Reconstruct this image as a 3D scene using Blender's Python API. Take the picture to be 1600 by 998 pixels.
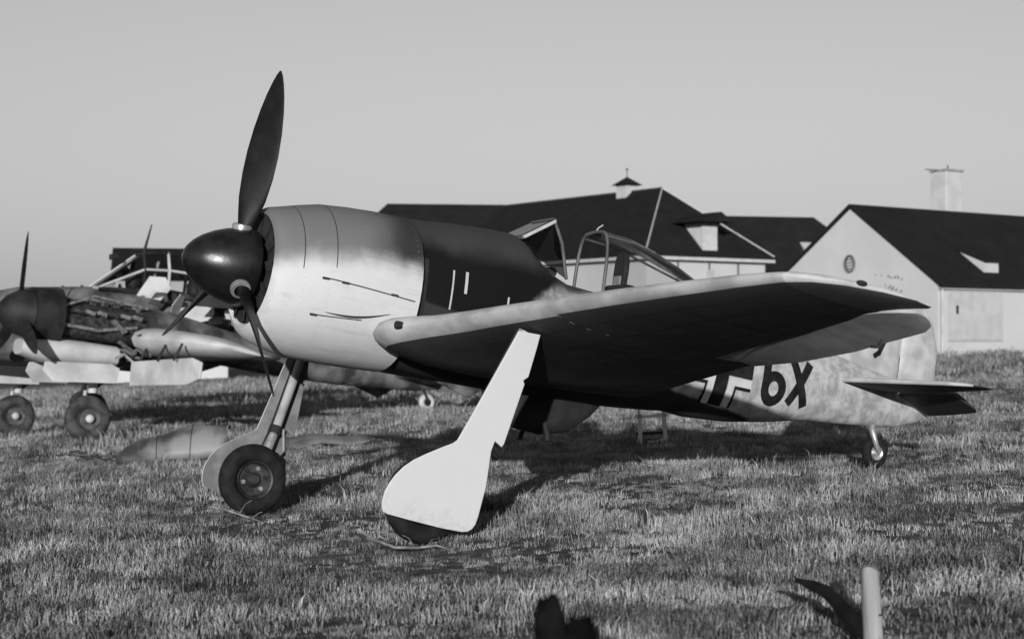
import bpy, bmesh, math, random
import numpy as np
from mathutils import Vector, Matrix, noise as mnoise

random.seed(7)
sc = bpy.context.scene
for o in list(bpy.data.objects):
    bpy.data.objects.remove(o)
COL = sc.collection

# ------------------------------------------------------------------ camera
CAM = Vector((-5.0401, -13.9302, 1.623))
YAW, PITCH, SLOPE = 0.5374, 0.0112, -0.0478      # SLOPE: the field rises to the right
FPX = 2645.8
fw = Vector((math.sin(YAW)*math.cos(PITCH), math.cos(YAW)*math.cos(PITCH), math.sin(PITCH)))
r0 = Vector((math.cos(YAW), -math.sin(YAW), 0)); u0 = r0.cross(fw)
rT = r0*math.cos(SLOPE) + u0*math.sin(SLOPE); uT = -r0*math.sin(SLOPE) + u0*math.cos(SLOPE)
ROT = Matrix((r0, u0, fw)).transposed() @ Matrix((rT, uT, fw))          # field frame -> world
T = Matrix.Translation(CAM) @ ROT.to_4x4() @ Matrix.Translation(-CAM)
cam_d = bpy.data.cameras.new('camera'); cam = bpy.data.objects.new('camera', cam_d); COL.objects.link(cam)
cam.matrix_world = Matrix.Translation(CAM) @ Matrix((r0, u0, -fw)).transposed().to_4x4()
cam_d.sensor_width = 36.0; cam_d.lens = FPX/1600*36.0
cam_d.clip_start = 0.1; cam_d.clip_end = 6000
cam_d.dof.use_dof = True; cam_d.dof.focus_distance = 15.0; cam_d.dof.aperture_fstop = 2.2
sc.camera = cam
sc.render.resolution_x, sc.render.resolution_y = 1024, 638

# ------------------------------------------------------------------ sky and sun
SUN_EL = math.radians(10.8)
sun_to = Vector((-0.58*math.cos(SUN_EL), -0.815*math.cos(SUN_EL), math.sin(SUN_EL)))
world = bpy.data.worlds.new('World'); sc.world = world; world.use_nodes = True
wn = world.node_tree.nodes; wl = world.node_tree.links; wn.clear()
sky = wn.new('ShaderNodeTexSky'); sky.sky_type = 'NISHITA'; sky.sun_disc = False
sky.sun_elevation = SUN_EL; sky.sun_rotation = math.atan2(sun_to.x, sun_to.y)
sky.air_density = 2.6; sky.dust_density = 0.0; sky.ozone_density = 0.0
bw = wn.new('ShaderNodeRGBToBW'); bg = wn.new('ShaderNodeBackground'); wo = wn.new('ShaderNodeOutputWorld')
wl.new(sky.outputs[0], bw.inputs[0]); wl.new(bw.outputs[0], bg.inputs[0]); wl.new(bg.outputs[0], wo.inputs[0])
bg.inputs[1].default_value = 0.071
sl = bpy.data.lights.new('sun', 'SUN'); sl.energy = 3.9; sl.angle = math.radians(0.6); sl.color = (1, 1, 1)
sun = bpy.data.objects.new('sun', sl); COL.objects.link(sun); sun.location = (-30, -40, 30)
sun.rotation_euler = sun_to.to_track_quat('Z', 'Y').to_euler()
vs = sc.view_settings; vs.view_transform = 'Standard'; vs.look = 'None'; vs.gamma = 1.0; vs.exposure = 0.24
vs.use_curve_mapping = False

# ------------------------------------------------------------------ materials (a black-and-white world)
MATS = {}
def mat(name, c, rough=0.6, c2=None, scale=6.0, bump=0.0, bscale=40.0, metal=0.0, spec=0.4, lo=0.4, hi=0.6, stretch=(1, 1, 1), coord='Object'):
    if name in MATS: return MATS[name]
    m = bpy.data.materials.new(name); m.use_nodes = True
    n, l = m.node_tree.nodes, m.node_tree.links
    b = n['Principled BSDF']; b.inputs['Roughness'].default_value = rough; b.inputs['Metallic'].default_value = metal
    b.inputs['Specular IOR Level'].default_value = spec
    tc = n.new('ShaderNodeTexCoord'); mp = n.new('ShaderNodeMapping'); mp.inputs['Scale'].default_value = stretch
    l.new(tc.outputs[coord], mp.inputs[0])
    b.inputs['Base Color'].default_value = (c, c, c, 1)
    if c2 is not None:
        t = n.new('ShaderNodeTexNoise'); t.inputs['Scale'].default_value = scale; t.inputs['Detail'].default_value = 6
        l.new(mp.outputs[0], t.inputs[0])
        r = n.new('ShaderNodeValToRGB'); e = r.color_ramp.elements
        e[0].position = lo; e[0].color = (c, c, c, 1); e[1].position = hi; e[1].color = (c2, c2, c2, 1)
        l.new(t.outputs[0], r.inputs[0]); l.new(r.outputs[0], b.inputs['Base Color'])
    if bump:
        t2 = n.new('ShaderNodeTexNoise'); t2.inputs['Scale'].default_value = bscale; t2.inputs['Detail'].default_value = 5
        l.new(mp.outputs[0], t2.inputs[0])
        bp = n.new('ShaderNodeBump'); bp.inputs['Strength'].default_value = bump; bp.inputs['Distance'].default_value = 0.02
        l.new(t2.outputs[0], bp.inputs['Height']); l.new(bp.outputs[0], b.inputs['Normal'])
    MATS[name] = m
    return m

class NX:                                                      # tiny expression helper for node graphs
    def __init__(s, m): s.n, s.l = m.node_tree.nodes, m.node_tree.links
    def val(s, x, sock):
        if hasattr(x, 'is_output'): s.l.new(x, sock)
        else: sock.default_value = x
    def m(s, op, a, b=0.0, clamp=False):
        t = s.n.new('ShaderNodeMath'); t.operation = op; t.use_clamp = clamp
        s.val(a, t.inputs[0]); s.val(b, t.inputs[1]); return t.outputs[0]
    def ss(s, x, a, b):                                         # smoothstep a..b -> 0..1
        t = s.n.new('ShaderNodeMapRange'); t.interpolation_type = 'SMOOTHSTEP'
        s.val(x, t.inputs[0]); t.inputs[1].default_value = a; t.inputs[2].default_value = b; return t.outputs[0]
    def mix(s, f, a, b):                                        # a*(1-f)+b*f on values
        t = s.n.new('ShaderNodeMix'); t.data_type = 'FLOAT'
        s.val(f, t.inputs[0]); s.val(a, t.inputs[2]); s.val(b, t.inputs[3]); return t.outputs[0]
    def noise(s, vec, scale, detail=5, rough=.5):
        t = s.n.new('ShaderNodeTexNoise'); t.inputs['Scale'].default_value = scale; t.inputs['Detail'].default_value = detail
        t.inputs['Roughness'].default_value = rough
        s.l.new(vec, t.inputs[0]); return t.outputs[0]

def paint_mat(name, fn, rough=0.55, bump=0.12, spec=0.35):
    m = bpy.data.materials.new(name); m.use_nodes = True
    x = NX(m); b = x.n['Principled BSDF']; b.inputs['Specular IOR Level'].default_value = spec
    tc = x.n.new('ShaderNodeTexCoord'); sp = x.n.new('ShaderNodeSeparateXYZ')
    ad = x.n.new('ShaderNodeVectorMath'); ad.inputs[1].default_value = BASE
    x.l.new(tc.outputs['Object'], ad.inputs[0]); x.l.new(ad.outputs[0], sp.inputs[0])
    v = fn(x, ad.outputs[0], sp.outputs[0], sp.outputs[1], sp.outputs[2])
    x.l.new(v, b.inputs['Base Color'])
    rg = x.mix(x.noise(ad.outputs[0], 5.0), rough-.12, rough+.12); x.l.new(rg, b.inputs['Roughness'])
    h = x.noise(ad.outputs[0], 3.2, 3)
    bp = x.n.new('ShaderNodeBump'); bp.inputs['Strength'].default_value = bump; bp.inputs['Distance'].default_value = 0.05
    x.l.new(h, bp.inputs['Height']); x.l.new(bp.outputs[0], b.inputs['Normal'])
    return m

def glass_mat(name, tint=0.8):
    m = bpy.data.materials.new(name); m.use_nodes = True; n, l = m.node_tree.nodes, m.node_tree.links; n.clear()
    o = n.new('ShaderNodeOutputMaterial'); mx = n.new('ShaderNodeMixShader'); t = n.new('ShaderNodeBsdfTransparent'); g = n.new('ShaderNodeBsdfGlossy')
    fr = n.new('ShaderNodeFresnel'); fr.inputs[0].default_value = 1.22
    t.inputs[0].default_value = (tint,)*3 + (1,); g.inputs['Roughness'].default_value = 0.06; g.inputs[0].default_value = (.9, .9, .9, 1)
    l.new(fr.outputs[0], mx.inputs[0]); l.new(t.outputs[0], mx.inputs[1]); l.new(g.outputs[0], mx.inputs[2]); l.new(mx.outputs[0], o.inputs[0])
    return m

# ------------------------------------------------------------------ mesh helpers
class MB:
    def __init__(s): s.v = []; s.f = []; s.mi = []
    def add(s, vs_, fs, mi=0):
        k = len(s.v); s.v += [tuple(a) for a in vs_]; s.f += [tuple(i+k for i in f) for f in fs]; s.mi += [mi]*len(fs); return s
    def loft(s, rings, cap=(True, True), closed=True, mi=0, mfn=None):
        n = len(rings[0]); k = len(s.v)
        for r in rings: s.v += [tuple(p) for p in r]
        for i in range(len(rings)-1):
            for j in range(n if closed else n-1):
                a = k+i*n+j; b = k+i*n+(j+1) % n
                s.f.append((a, b, b+n, a+n)); s.mi.append(mfn(i, j) if mfn else mi)
        if cap[0]: s.f.append(tuple(k+j for j in reversed(range(n)))); s.mi.append(mi)
        if cap[1]: s.f.append(tuple(k+(len(rings)-1)*n+j for j in range(n))); s.mi.append(mi)
        return s
    def lathe(s, prof, o, ax, n=32, cap=(False, False), mi=0):     # prof: (distance along axis, radius)
        ax = Vector(ax).normalized(); o = Vector(o)
        e1 = ax.orthogonal().normalized(); e2 = ax.cross(e1)
        rings = [[o+ax*a+(e1*math.cos(2*math.pi*j/n)+e2*math.sin(2*math.pi*j/n))*max(r, 1e-4) for j in range(n)] for a, r in prof]
        return s.loft(rings, cap, mi=mi)
    def tube(s, pts, r, n=8, cap=True, mi=0):
        pts = [Vector(p) for p in pts]; rs = r if isinstance(r, (list, tuple)) else [r]*len(pts)
        rings = []; e1 = None
        for i, p in enumerate(pts):
            d = (pts[min(i+1, len(pts)-1)]-pts[max(i-1, 0)]).normalized()
            if e1 is None: e1 = d.orthogonal().normalized()
            e1 = (e1-d*e1.dot(d)).normalized(); e2 = d.cross(e1)
            rings.append([p+(e1*math.cos(2*math.pi*j/n)+e2*math.sin(2*math.pi*j/n))*rs[i] for j in range(n)])
        return s.loft(rings, (cap, cap), mi=mi)
    def obox(s, c, ax, ay, az, mi=0):                               # half-axis vectors
        c, ax, ay, az = map(Vector, (c, ax, ay, az))
        v = [c+ax*i+ay*j+az*k for i in (-1, 1) for j in (-1, 1) for k in (-1, 1)]
        return s.add(v, [(0, 1, 3, 2), (4, 6, 7, 5), (0, 4, 5, 1), (2, 3, 7, 6), (0, 2, 6, 4), (1, 5, 7, 3)], mi)
    def bar(s, a, b, w, h, up=(0, 0, 1)):
        a, b = Vector(a), Vector(b); d = (b-a); u = Vector(up); x = d.cross(u)
        if x.length < 1e-6: x = d.cross(Vector((1, 0, 0)))
        x.normalize(); u = x.cross(d).normalized()
        return s.obox((a+b)/2, d/2, x*w/2, u*h/2)
    def prism(s, poly, off, mi=0):                                  # poly 3-D points, extruded by off
        n = len(poly); off = Vector(off); a = [Vector(p) for p in poly]; b = [p+off for p in a]
        return s.add(a+b, [tuple(range(n)), tuple(reversed(range(n, 2*n)))]+[(i, (i+1) % n, (i+1) % n+n, i+n) for i in range(n)], mi)
    def build(s, name, m, parent=None, smooth=35, base=None, bevel=0, seg=2, label=None):
        me = bpy.data.meshes.new(name)
        off = Vector(base) if base is not None else (Vector(BASE) if (parent and parent.get('_ac')) else Vector((0, 0, 0)))
        me.from_pydata([tuple(Vector(p)-off) for p in s.v], [], s.f)
        ms = m if isinstance(m, (list, tuple)) else [m]
        for q in ms: me.materials.append(q)
        me.polygons.foreach_set('material_index', s.mi)
        bm = bmesh.new(); bm.from_mesh(me); bmesh.ops.remove_doubles(bm, verts=bm.verts, dist=1e-5)
        bmesh.ops.recalc_face_normals(bm, faces=bm.faces); bm.to_mesh(me); bm.free()
        if smooth:
            me.polygons.foreach_set('use_smooth', [True]*len(me.polygons)); me.set_sharp_from_angle(angle=math.radians(smooth))
        o = bpy.data.objects.new(name, me); COL.objects.link(o)
        if parent:
            o.parent = parent
            if parent.get('_ac'): o['_ac'] = 1
        if bevel:
            md = o.modifiers.new('bevel', 'BEVEL'); md.width = bevel; md.segments = seg; md.limit_method = 'ANGLE'; md.angle_limit = math.radians(40)
        if label: o['label'] = label
        return o

def tag(o, label, cat, group=None, kind=None):
    if label: o['label'] = label
    if cat: o['category'] = cat
    if group: o['group'] = group
    if kind: o['kind'] = kind
    return o
def thing(name, mw, label, cat, group=None, ac=False):
    e = bpy.data.objects.new(name, None); COL.objects.link(e); e.empty_display_size = 0.3; e.matrix_world = mw
    if ac: e['_ac'] = 1
    return tag(e, label, cat, group)
def field(x, y, z=0.0): return T @ Vector((x, y, z))
def field_mat(x, y, z=0.0, rz=0.0): return T @ Matrix.Translation((x, y, z)) @ Matrix.Rotation(rz, 4, 'Z')
FH = Vector((math.sin(YAW), math.cos(YAW), 0))
def at(px, py, D):                                             # a point D metres into the view, in world space
    p = CAM + r0*((px-800)/FPX*D) + FH*D; p.z = CAM.z-(py-528.6)/FPX*D; return p

# ------------------------------------------------------------------ ground
def gh(x, y):                                                   # small unevenness of the field
    v = 0.05*mnoise.noise(Vector((x*.16, y*.16, 0.3)))+0.02*mnoise.noise(Vector((x*.6, y*.6, 4.3)))
    d = min(1.0, max(0.0, (math.hypot(x-4.5, y)-7.0)/6.0))       # level where the aircraft stands
    return v*d-0.004
def make_ground():
    u = [0.0]; s = .35
    while u[-1] < 3000: u.append(u[-1]+s); s *= 1.055 if u[-1] > 14 else 1.0
    xs = sorted([-a for a in u[1:]]+u)
    mb = MB(); n = len(xs)
    for yy in xs:
        for xx in xs:
            r = math.hypot(xx, yy); p = field(xx+2, yy, gh(xx+2, yy))
            if r > 100: p.z -= (p.z-(-0.5))*min(1, (r-100)/250)   # the slope levels out far away
            mb.v.append(tuple(p))
    for i in range(n-1):
        for j in range(n-1): mb.f.append((i*n+j, i*n+j+1, i*n+n+j+1, i*n+n+j)); mb.mi.append(0)
    m = bpy.data.materials.new('field_soil'); m.use_nodes = True; x = NX(m); b = x.n['Principled BSDF']; b.inputs['Roughness'].default_value = 0.95
    b.inputs['Specular IOR Level'].default_value = 0.1
    g = x.n.new('ShaderNodeNewGeometry')
    a = x.ss(x.noise(g.outputs['Position'], .45, 4), .38, .62); c = x.ss(x.noise(g.outputs['Position'], 7.0, 6, .65), .35, .68)
    v = x.mix(c, .05, .15); v = x.m('MULTIPLY', v, x.mix(a, .7, 1.2)); x.l.new(v, b.inputs['Base Color'])
    bp = x.n.new('ShaderNodeBump'); bp.inputs['Strength'].default_value = .9; bp.inputs['Distance'].default_value = .08
    x.l.new(x.noise(g.outputs['Position'], 9.0, 6, .7), bp.inputs['Height']); x.l.new(bp.outputs[0], b.inputs['Normal'])
    o = mb.build('ground', m, smooth=60); o['kind'] = 'structure'
    return o
BASE = (0, 0, 0)
make_ground()

# ------------------------------------------------------------------ buildings (world frame, upright)
M_plaster = mat('whitewashed_wall', .44, .85, .51, .8, .15, 9, spec=.15, lo=.2, hi=.8)
M_roof = mat('dark_tile_roof', .012, .85, .020, 1.2, .12, 30, spec=.06, lo=.2, hi=.8)
M_trim = mat('white_trim', .50, .7, .44, 3, spec=.2)
M_dark = mat('dark_opening', .012, .8, .02, 5)
M_grey = mat('grey_render', .30, .85, .42, 1.5, .2, 14, spec=.15)
def wall_quad(p0, p1, z0, z1, t, nrm):                         # a wall with thickness t set inward
    a = Vector(p0); b = Vector(p1); off = -Vector(nrm)*t
    return MB().prism([Vector((a.x, a.y, z0)), Vector((b.x, b.y, z0)), Vector((b.x, b.y, z1)), Vector((a.x, a.y, z1))], off)
def slab(pts, t=.16, up=(0, 0, 1)):                            # a roof face with thickness
    return MB().prism([Vector(p) for p in pts], Vector(up)*t)
def dirs(lat, dep):
    e1 = (r0*lat+FH*dep).normalized(); return e1, Vector((0, 0, 1)).cross(e1)

def Z(py, D): return CAM.z-(py-528.6)/FPX*D
# --- the white gabled barn at the right
def right_barn():
    D0 = 70.0; c = at(1465, 560, D0); zb = Z(552, D0)-.5; ze = Z(443, D0); c.z = 0
    e1 = (r0*.8+FH*.6).normalized(); e2 = (-r0*.6+FH*.8).normalized(); w = 4.75; L = 17.0
    zr = Z(325, D0+.8*w)
    base = Vector((c.x, c.y, zb)); root = thing('gabled_barn', Matrix.Translation(base), 'white gabled barn with dark roof and oval gable window at the right', 'barn')
    def P(a, b, z): return c+e1*a+e2*b+Vector((0, 0, z))
    B = base
    # gable wall as a five-sided prism
    MB().prism([P(0, 0, zb), P(0, 2*w, zb), P(0, 2*w, ze), P(0, w, zr-.05), P(0, 0, ze)], e1*.3).build('gable_wall', M_plaster, root, 0, B)
    MB().prism([P(.3, 0, zb), P(L, 0, zb), P(L, 0, ze), P(.3, 0, ze)], e2*.3).build('long_wall', M_plaster, root, 0, B)
    MB().prism([P(.3, 2*w, zb), P(L, 2*w, zb), P(L, 2*w, ze), P(.3, 2*w, ze)], -e2*.3).build('back_wall', M_plaster, root, 0, B)
    MB().prism([P(L, 0, zb), P(L, 2*w, zb), P(L, 2*w, ze), P(L, w, zr-.05), P(L, 0, ze)], -e1*.3).build('end_wall', M_plaster, root, 0, B)
    dz = (zr-ze)/w; ov = .25
    rf = MB().prism([P(-.08, -ov, ze-dz*ov+.02), P(L+.1, -ov, ze-dz*ov+.02), P(L+.1, w, zr+.02), P(-.08, w, zr+.02)], (0, 0, .16))
    rf.prism([P(-.08, 2*w+ov, ze-dz*ov+.02), P(-.08, w, zr+.02), P(L+.1, w, zr+.02), P(L+.1, 2*w+ov, ze-dz*ov+.02)], (0, 0, .16))
    roof = rf.build('roof', M_roof, root, 0, B)
    # shed dormer on the near slope
    D1 = P(9.0, 1.0, 0); a0 = 3.75; h0_ = 1.15; zt = ze+dz*1.0
    MB().prism([P(a0, .55, ze+dz*.55), P(a0, .55, ze+dz*.55+.62), P(a0, 2.45, ze+dz*2.45)], e1*.12).build('dormer_cheek', M_trim, roof, 0, B)
    MB().prism([P(a0+.12, .55, ze+dz*.55), P(a0+1.0, .55, ze+dz*.55), P(a0+1.0, .55, ze+dz*.55+.60), P(a0+.12, .55, ze+dz*.55+.60)], e2*.1).build('dormer_front', M_trim, roof, 0, B)
    MB().prism([P(a0-.1, .4, ze+dz*.55+.62), P(a0+1.15, .4, ze+dz*.55+.62), P(a0+1.15, 2.7, ze+dz*2.6+.02), P(a0-.1, 2.7, ze+dz*2.6+.02)], (0, 0, .1)).build('dormer_roof', M_roof, roof, 0, B)
    # chimney behind the ridge with its cap and pipe
    ch = P(7.2, w+.55, 0); zt = Z(272, 79.5)
    mb = MB().obox((ch.x, ch.y, (zr-.8+zt)/2), e1*.58, e2*.45, (0, 0, (zt-zr+.8)/2)); k = mb.build('chimney', mat('pale_chimney', .42, .85, .48, 1.5, .2, 14, spec=.15), roof, 0, B, .03)
    MB().obox((ch.x, ch.y, zt+.05), e1*.64, e2*.51, (0, 0, .05)).build('chimney_cap', mat('cap_stone', .22, .9, .3, 3), roof, 0, B, .02)
    MB().tube([ch-e1*.3+Vector((0, 0, zt+.06)), ch-e1*1.5+Vector((0, 0, zt+.04))], .02, 6).tube([ch+e1*.1+Vector((0, 0, zt+.1)), ch+e1*.1+Vector((0, 0, zt+.34))], .03, 6).build('antenna_rod', M_dark, roof, 30, B)
    # oval window in the gable: frame ring, louvre, sill line
    gz = Z(412, 73.8); g0 = P(-.02, w, gz); ring = []; inner = []; N = 28
    def ell(a, b, x): return [P(x, w, gz)+e2*(a*math.cos(2*math.pi*i/N))+Vector((0, 0, b*math.sin(2*math.pi*i/N))) for i in range(N)]
    win = MB().loft([ell(.30, .38, -.06), ell(.22, .30, -.07), ell(.22, .30, .06)], (False, True)).build('oval_window', M_dark, root, 30, B)
    MB().loft([ell(.32, .40, .0), ell(.32, .40, -.075), ell(.25, .33, -.075), ell(.25, .33, 0)], (False, False)).build('window_ring', mat('ring_grey', .12, .8, .2, 4), win, 30, B)
    for q in range(4):
        MB().obox(P(-.075, w, gz-.2+.13*q), e1*.012, e2*(.24 if q in (1, 2) else .17), (0, 0, .012)).build('louvre_slat', mat('slat_grey', .10, .8, .15, 4), win, 0, B)
    # faint lettering, two rows of weathered strokes
    rnd = random.Random(3)
    def glyph(b, z, s):
        mb = MB()
        for _ in range(rnd.choice((2, 3))):
            q0 = P(-.012, b+rnd.uniform(-.5, .5)*s, z+rnd.uniform(-.5, .5)*s); q1 = P(-.012, b+rnd.uniform(-.5, .5)*s, z+rnd.uniform(-.5, .5)*s)
            if (q1-q0).length > .03: mb.bar(q0, q1, .05, .012, up=e1)
        if mb.v: mb.build('painted_letter', mat('faded_letter', .10, .9, .3, 9, coord='Object'), root, 0, B)
    for px, py, s in ((1372, 429, .13), (1380, 430, .06), (1391, 432, .16), (1396, 432, .16), (1401, 433, .16), (1407, 433, .16), (1412, 435, .12), (1386, 446, .16), (1392, 448, .2), (1398, 450, .2), (1404, 452, .2), (1410, 455, .18)):
        b = w*(1465-px)/135*1.0; glyph(b, Z(py, D0+.8*b), s)
    # door, hinge mark and low grille in the long wall
    def onwall(px): 
        t = (px-800)/FPX; x0, d0 = (1465-800)/FPX*D0, D0
        return (t*d0-x0)/(.8-.6*t)
    a, b = onwall(1480), onwall(1566)
    door = MB().obox(P((a+b)/2, -.03, (Z(455, 72)+Z(533, 72))/2), e1*((b-a)/2), e2*.03, (0, 0, (Z(455, 72)-Z(533, 72))/2)).build('sliding_door', mat('pale_door', .42, .8, .37, 2), root, 0, B, .01)
    for q in range(7):
        MB().obox(P(a+(b-a)*(q+.5)/7, -.068, (Z(458, 72)+Z(530, 72))/2), e1*((b-a)/14-.03), e2*.008, (0, 0, (Z(458, 72)-Z(530, 72))/2)).build('board', mat('door_board', .45, .8, .40, 2), door, 0, B)
    MB().obox(P(onwall(1493), -.10, Z(484, 71.5)), e1*.05, e2*.03, (0, 0, .17)).build('handle', M_dark, door, 0, B)
    MB().obox(P(L/2, -.12, ze-.16), e1*(L/2), e2*.06, (0, 0, .07)).build('gutter', mat('gutter_grey', .35, .6, .4, 3), root, 0, B)
    MB().tube([P(.18, -.1, ze-.2), P(.18, -.1, zb)], .05, 8).build('downpipe', mat('pipe_grey', .4, .6, .5, 3), root, 30, B)
right_barn()

# --- the hipped barn behind the cockpit
def hip_barn():
    D0 = 85.0; c = at(1010, 400, D0); ze = c.z; zb = -.6; c.z = 0
    e2 = (r0*.82+FH*.57).normalized(); e1 = (-r0*.57+FH*.82).normalized(); W = 8.1; s = 3.6; L = 19.0; zr = Z(298, 90.3)
    def P(a, b, z): return c+e1*a+e2*b+Vector((0, 0, z))
    B = Vector((c.x, c.y, zb)); root = thing('hipped_barn', Matrix.Translation(B), 'long white barn with dark hipped roof and hoist dormer behind the cockpit', 'barn')
    for nm, a, b, off in (('front_wall', P(0, 0, 0), P(0, W, 0), e1*.3), ('end_wall', P(L, 0, 0), P(L, W, 0), -e1*.3), ('long_wall', P(.3, 0, 0), P(L-.3, 0, 0), e2*.3), ('back_wall', P(.3, W, 0), P(L-.3, W, 0), -e2*.3)):
        MB().prism([a+Vector((0, 0, zb)), b+Vector((0, 0, zb)), b+Vector((0, 0, ze)), a+Vector((0, 0, ze))], off).build(nm, M_plaster, root, 0, B)
    o = .35; dz = .03
    R1, R2 = P(s, W/2, zr), P(L-.5, W/2, zr)
    A_, B_, C_, D_ = P(-o, -o, ze+dz), P(-o, W+o, ze+dz), P(L+o, W+o, ze+dz), P(L+o, -o, ze+dz)
    t = Vector((0, 0, .14)); rf = MB()
    k = [A_, B_, C_, D_, R1, R2]; k = k+[p+t for p in k]
    rf.add(k, [(6, 7, 10), (7, 8, 11, 10), (8, 9, 11), (9, 6, 10, 11), (0, 4, 1), (1, 4, 5, 2), (2, 5, 3), (3, 5, 4, 0), (0, 1, 7, 6), (1, 2, 8, 7), (2, 3, 9, 8), (3, 0, 6, 9)])
    roof = rf.build('roof', M_roof, root, 0, B)
    for q0, q1 in ((A_, R1), (B_, R1)):
        MB().tube([q0+t*1.05, q1+t*1.05], .035, 6).build('hip_flashing', mat('lead_flashing', .42, .5, .5, 3), roof, 30, B)
    MB().tube([R1+t*1.1, R2+t*1.1], .05, 6).build('ridge_capping', mat('ridge_tile', .03, .8, .05, 3), roof, 30, B)
    for (q0, q1) in ((A_, B_), (A_, D_)):
        MB().bar(q0-Vector((0, 0, .10)), q1-Vector((0, 0, .10)), .12, .16).build('eave_board', M_trim, root, 0, B)
    # hoist dormer
    t0 = 3.2; t1 = 4.65; zt = Z(349, 87.5)
    dm = MB().prism([P(-.1, t0+.45, ze-.2), P(-.1, t1, ze-.2), P(-.1, t1, zt), P(-.1, t0+.45, zt)], e1*.2).build('dormer_front', M_trim, roof, 0, B)
    sl = (zr-ze)/s
    for b in (t0+.45, t1-.1):
        MB().prism([P(.1, b, ze+.05), P(.1, b, zt), P((zt-ze)/sl+.1, b, zt)], e2*.1).build('dormer_cheek', M_trim, roof, 0, B)
    MB().prism([P(-.9, t0-.35, zt+.02), P(-.9, t1+.45, zt+.02), P(-.9, (t0+t1)/2+.3, zt+.55)], e1*3.3).build('dormer_roof', M_roof, roof, 0, B)
    MB().bar(P(-.1, (t0+t1)/2+.2, zt+.1), P(-1.5, (t0+t1)/2+.2, zt+.1), .14, .16).build('hoist_beam', M_dark, roof, 0, B)
    MB().prism([P(-.14, t0+.75, ze-2.0), P(-.14, t1-.25, ze-2.0), P(-.14, t1-.25, ze-.6), P(-.14, t0+.75, ze-.6)], e1*.1).build('loading_door', mat('pale_door', .42), root, 0, B)
    for px in (1058, 1107, 1152):
        tq = (px-800)/FPX; b = (tq*85-(210/FPX*85))/(.82-.57*tq)
        MB().tube([P(-.07, b, ze-.25), P(-.07, b, zb)], .05, 8).build('downpipe', mat('pipe_dark', .06, .6, .1, 3), root, 30, B)
    # ventilator on the ridge
    vc = P(s+3.0, W/2, 0); z0, z1, z2, z3 = zr-.3, Z(290, 92.7), Z(276, 92.7), Z(264, 92.7)
    v = MB().obox((vc.x, vc.y, (z0+z1)/2), e1*.42, e2*.42, (0, 0, (z1-z0)/2)).build('ventilator', mat('vent_pale', .42, .8, .47, 2), roof, 0, B)
    rb = [vc+e1*i*.62+e2*j*.62 for i, j in ((-1, -1), (1, -1), (1, 1), (-1, 1))]
    MB().add([p+Vector((0, 0, z1+.01)) for p in rb]+[vc+Vector((0, 0, z2))], [(0, 1, 4), (1, 2, 4), (2, 3, 4), (3, 0, 4), (3, 2, 1, 0)]).build('ventilator_cap', M_roof, roof, 0, B)
    MB().lathe([(z2-.02, .025), (z3-.06, .02), (z3-.05, .06), (z3, .07), (z3+.05, .03)], (vc.x, vc.y, 0), (0, 0, 1), 10, (True, True)).build('finial', M_dark, roof, 40, B)
hip_barn()

def far_barn(name, label, pxl, pxr, pyl, pyr, D, lat, dep, half, drop, base_z, hipl=False, hipr=False, wall=None):
    a = at(pxl, pyl, D); e1 = (r0*lat+FH*dep).normalized(); tq = (pxr-800)/FPX
    x0 = (pxl-800)/FPX*D; L = (tq*D-x0)/(lat-dep*tq); e2 = Vector((0, 0, 1)).cross(e1)
    zr = a.z; c = Vector((a.x, a.y, 0)); ze = zr-drop
    def P(u, v, z): return c+e1*u+e2*v+Vector((0, 0, z))
    B = P(0, 0, base_z); root = thing(name, Matrix.Translation(B), label, 'barn')
    hl = half*.8 if hipl else 0; hr = half*.8 if hipr else 0; o = .3
    k = [P(-hl-o, -half-o, ze), P(L+hr+o, -half-o, ze), P(L+hr+o, half+o, ze), P(-hl-o, half+o, ze), P(0 if hipl else -o, 0, zr), P(L if hipr else L+o, 0, zr)]
    MB().add(k, [(0, 1, 5, 4), (2, 3, 4, 5), (0, 4, 3), (1, 2, 5), (3, 2, 1, 0)]).build('roof', M_roof, root, 0, B)
    for v in (-half, half-.3):
        MB().obox(P(L/2, v+.15, (base_z+ze)/2-.01), e1*(L/2+max(hl, hr)*.9), e2*.15, (0, 0, (ze-base_z)/2-.01)).build('long_wall', M_plaster, root, 0, B)
    for u in (-hl*.9+.15, L+hr*.9-.15):
        MB().obox(P(u, 0, (base_z+ze)/2-.01), e1*.15, e2*(half-.31), (0, 0, (ze-base_z)/2-.01)).build('end_wall', M_plaster, root, 0, B)
    return root, P, ze, zr, e1, e2, B, L
far_barn('far_barn', 'distant barn with long dark roof rising behind the fighter nose', 605, 860, 318, 322, 118, .99, .12, 5, 4.2, -1.0, hipl=True)
rt, P_, ze_, zr_, e1_, e2_, B_, L_ = far_barn('dark_roofed_barn', 'dark roofed barn between the hipped barn and the white gable', 1128, 1271, 337, 345, 108, .97, .22, 4.6, 4.4, -.6, hipr=True)
u_ = L_*.72; sg_ = -1
MB().prism([P_(u_, sg_*4.0, ze_+.35), P_(u_, sg_*4.0, ze_+1.5), P_(u_, sg_*1.6, ze_+2.85)], e1_*.9).build('dormer', M_trim, rt, 0, B_)
far_barn('low_shed', 'distant shed with plain dark roof above the parked wreck at left', 183, 352, 387, 389, 112, .98, .2, 5, 2.3, -2.2)

# ------------------------------------------------------------------ the fighter in the foreground
# aircraft frame: x aft from the spinner tip, y to starboard, z up
BASE = (1.78, 0.0, -2.145)
AL = 0.2164; H0 = 2.4776
root = thing('fighter_aircraft', T @ Matrix.Translation((0, 0, H0)) @ Matrix.Rotation(AL, 4, 'Y') @ Matrix.Translation(BASE),
             'single engine fighter with black spinner and white landing gear doors parked on the grass', 'aircraft', ac=True)

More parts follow.
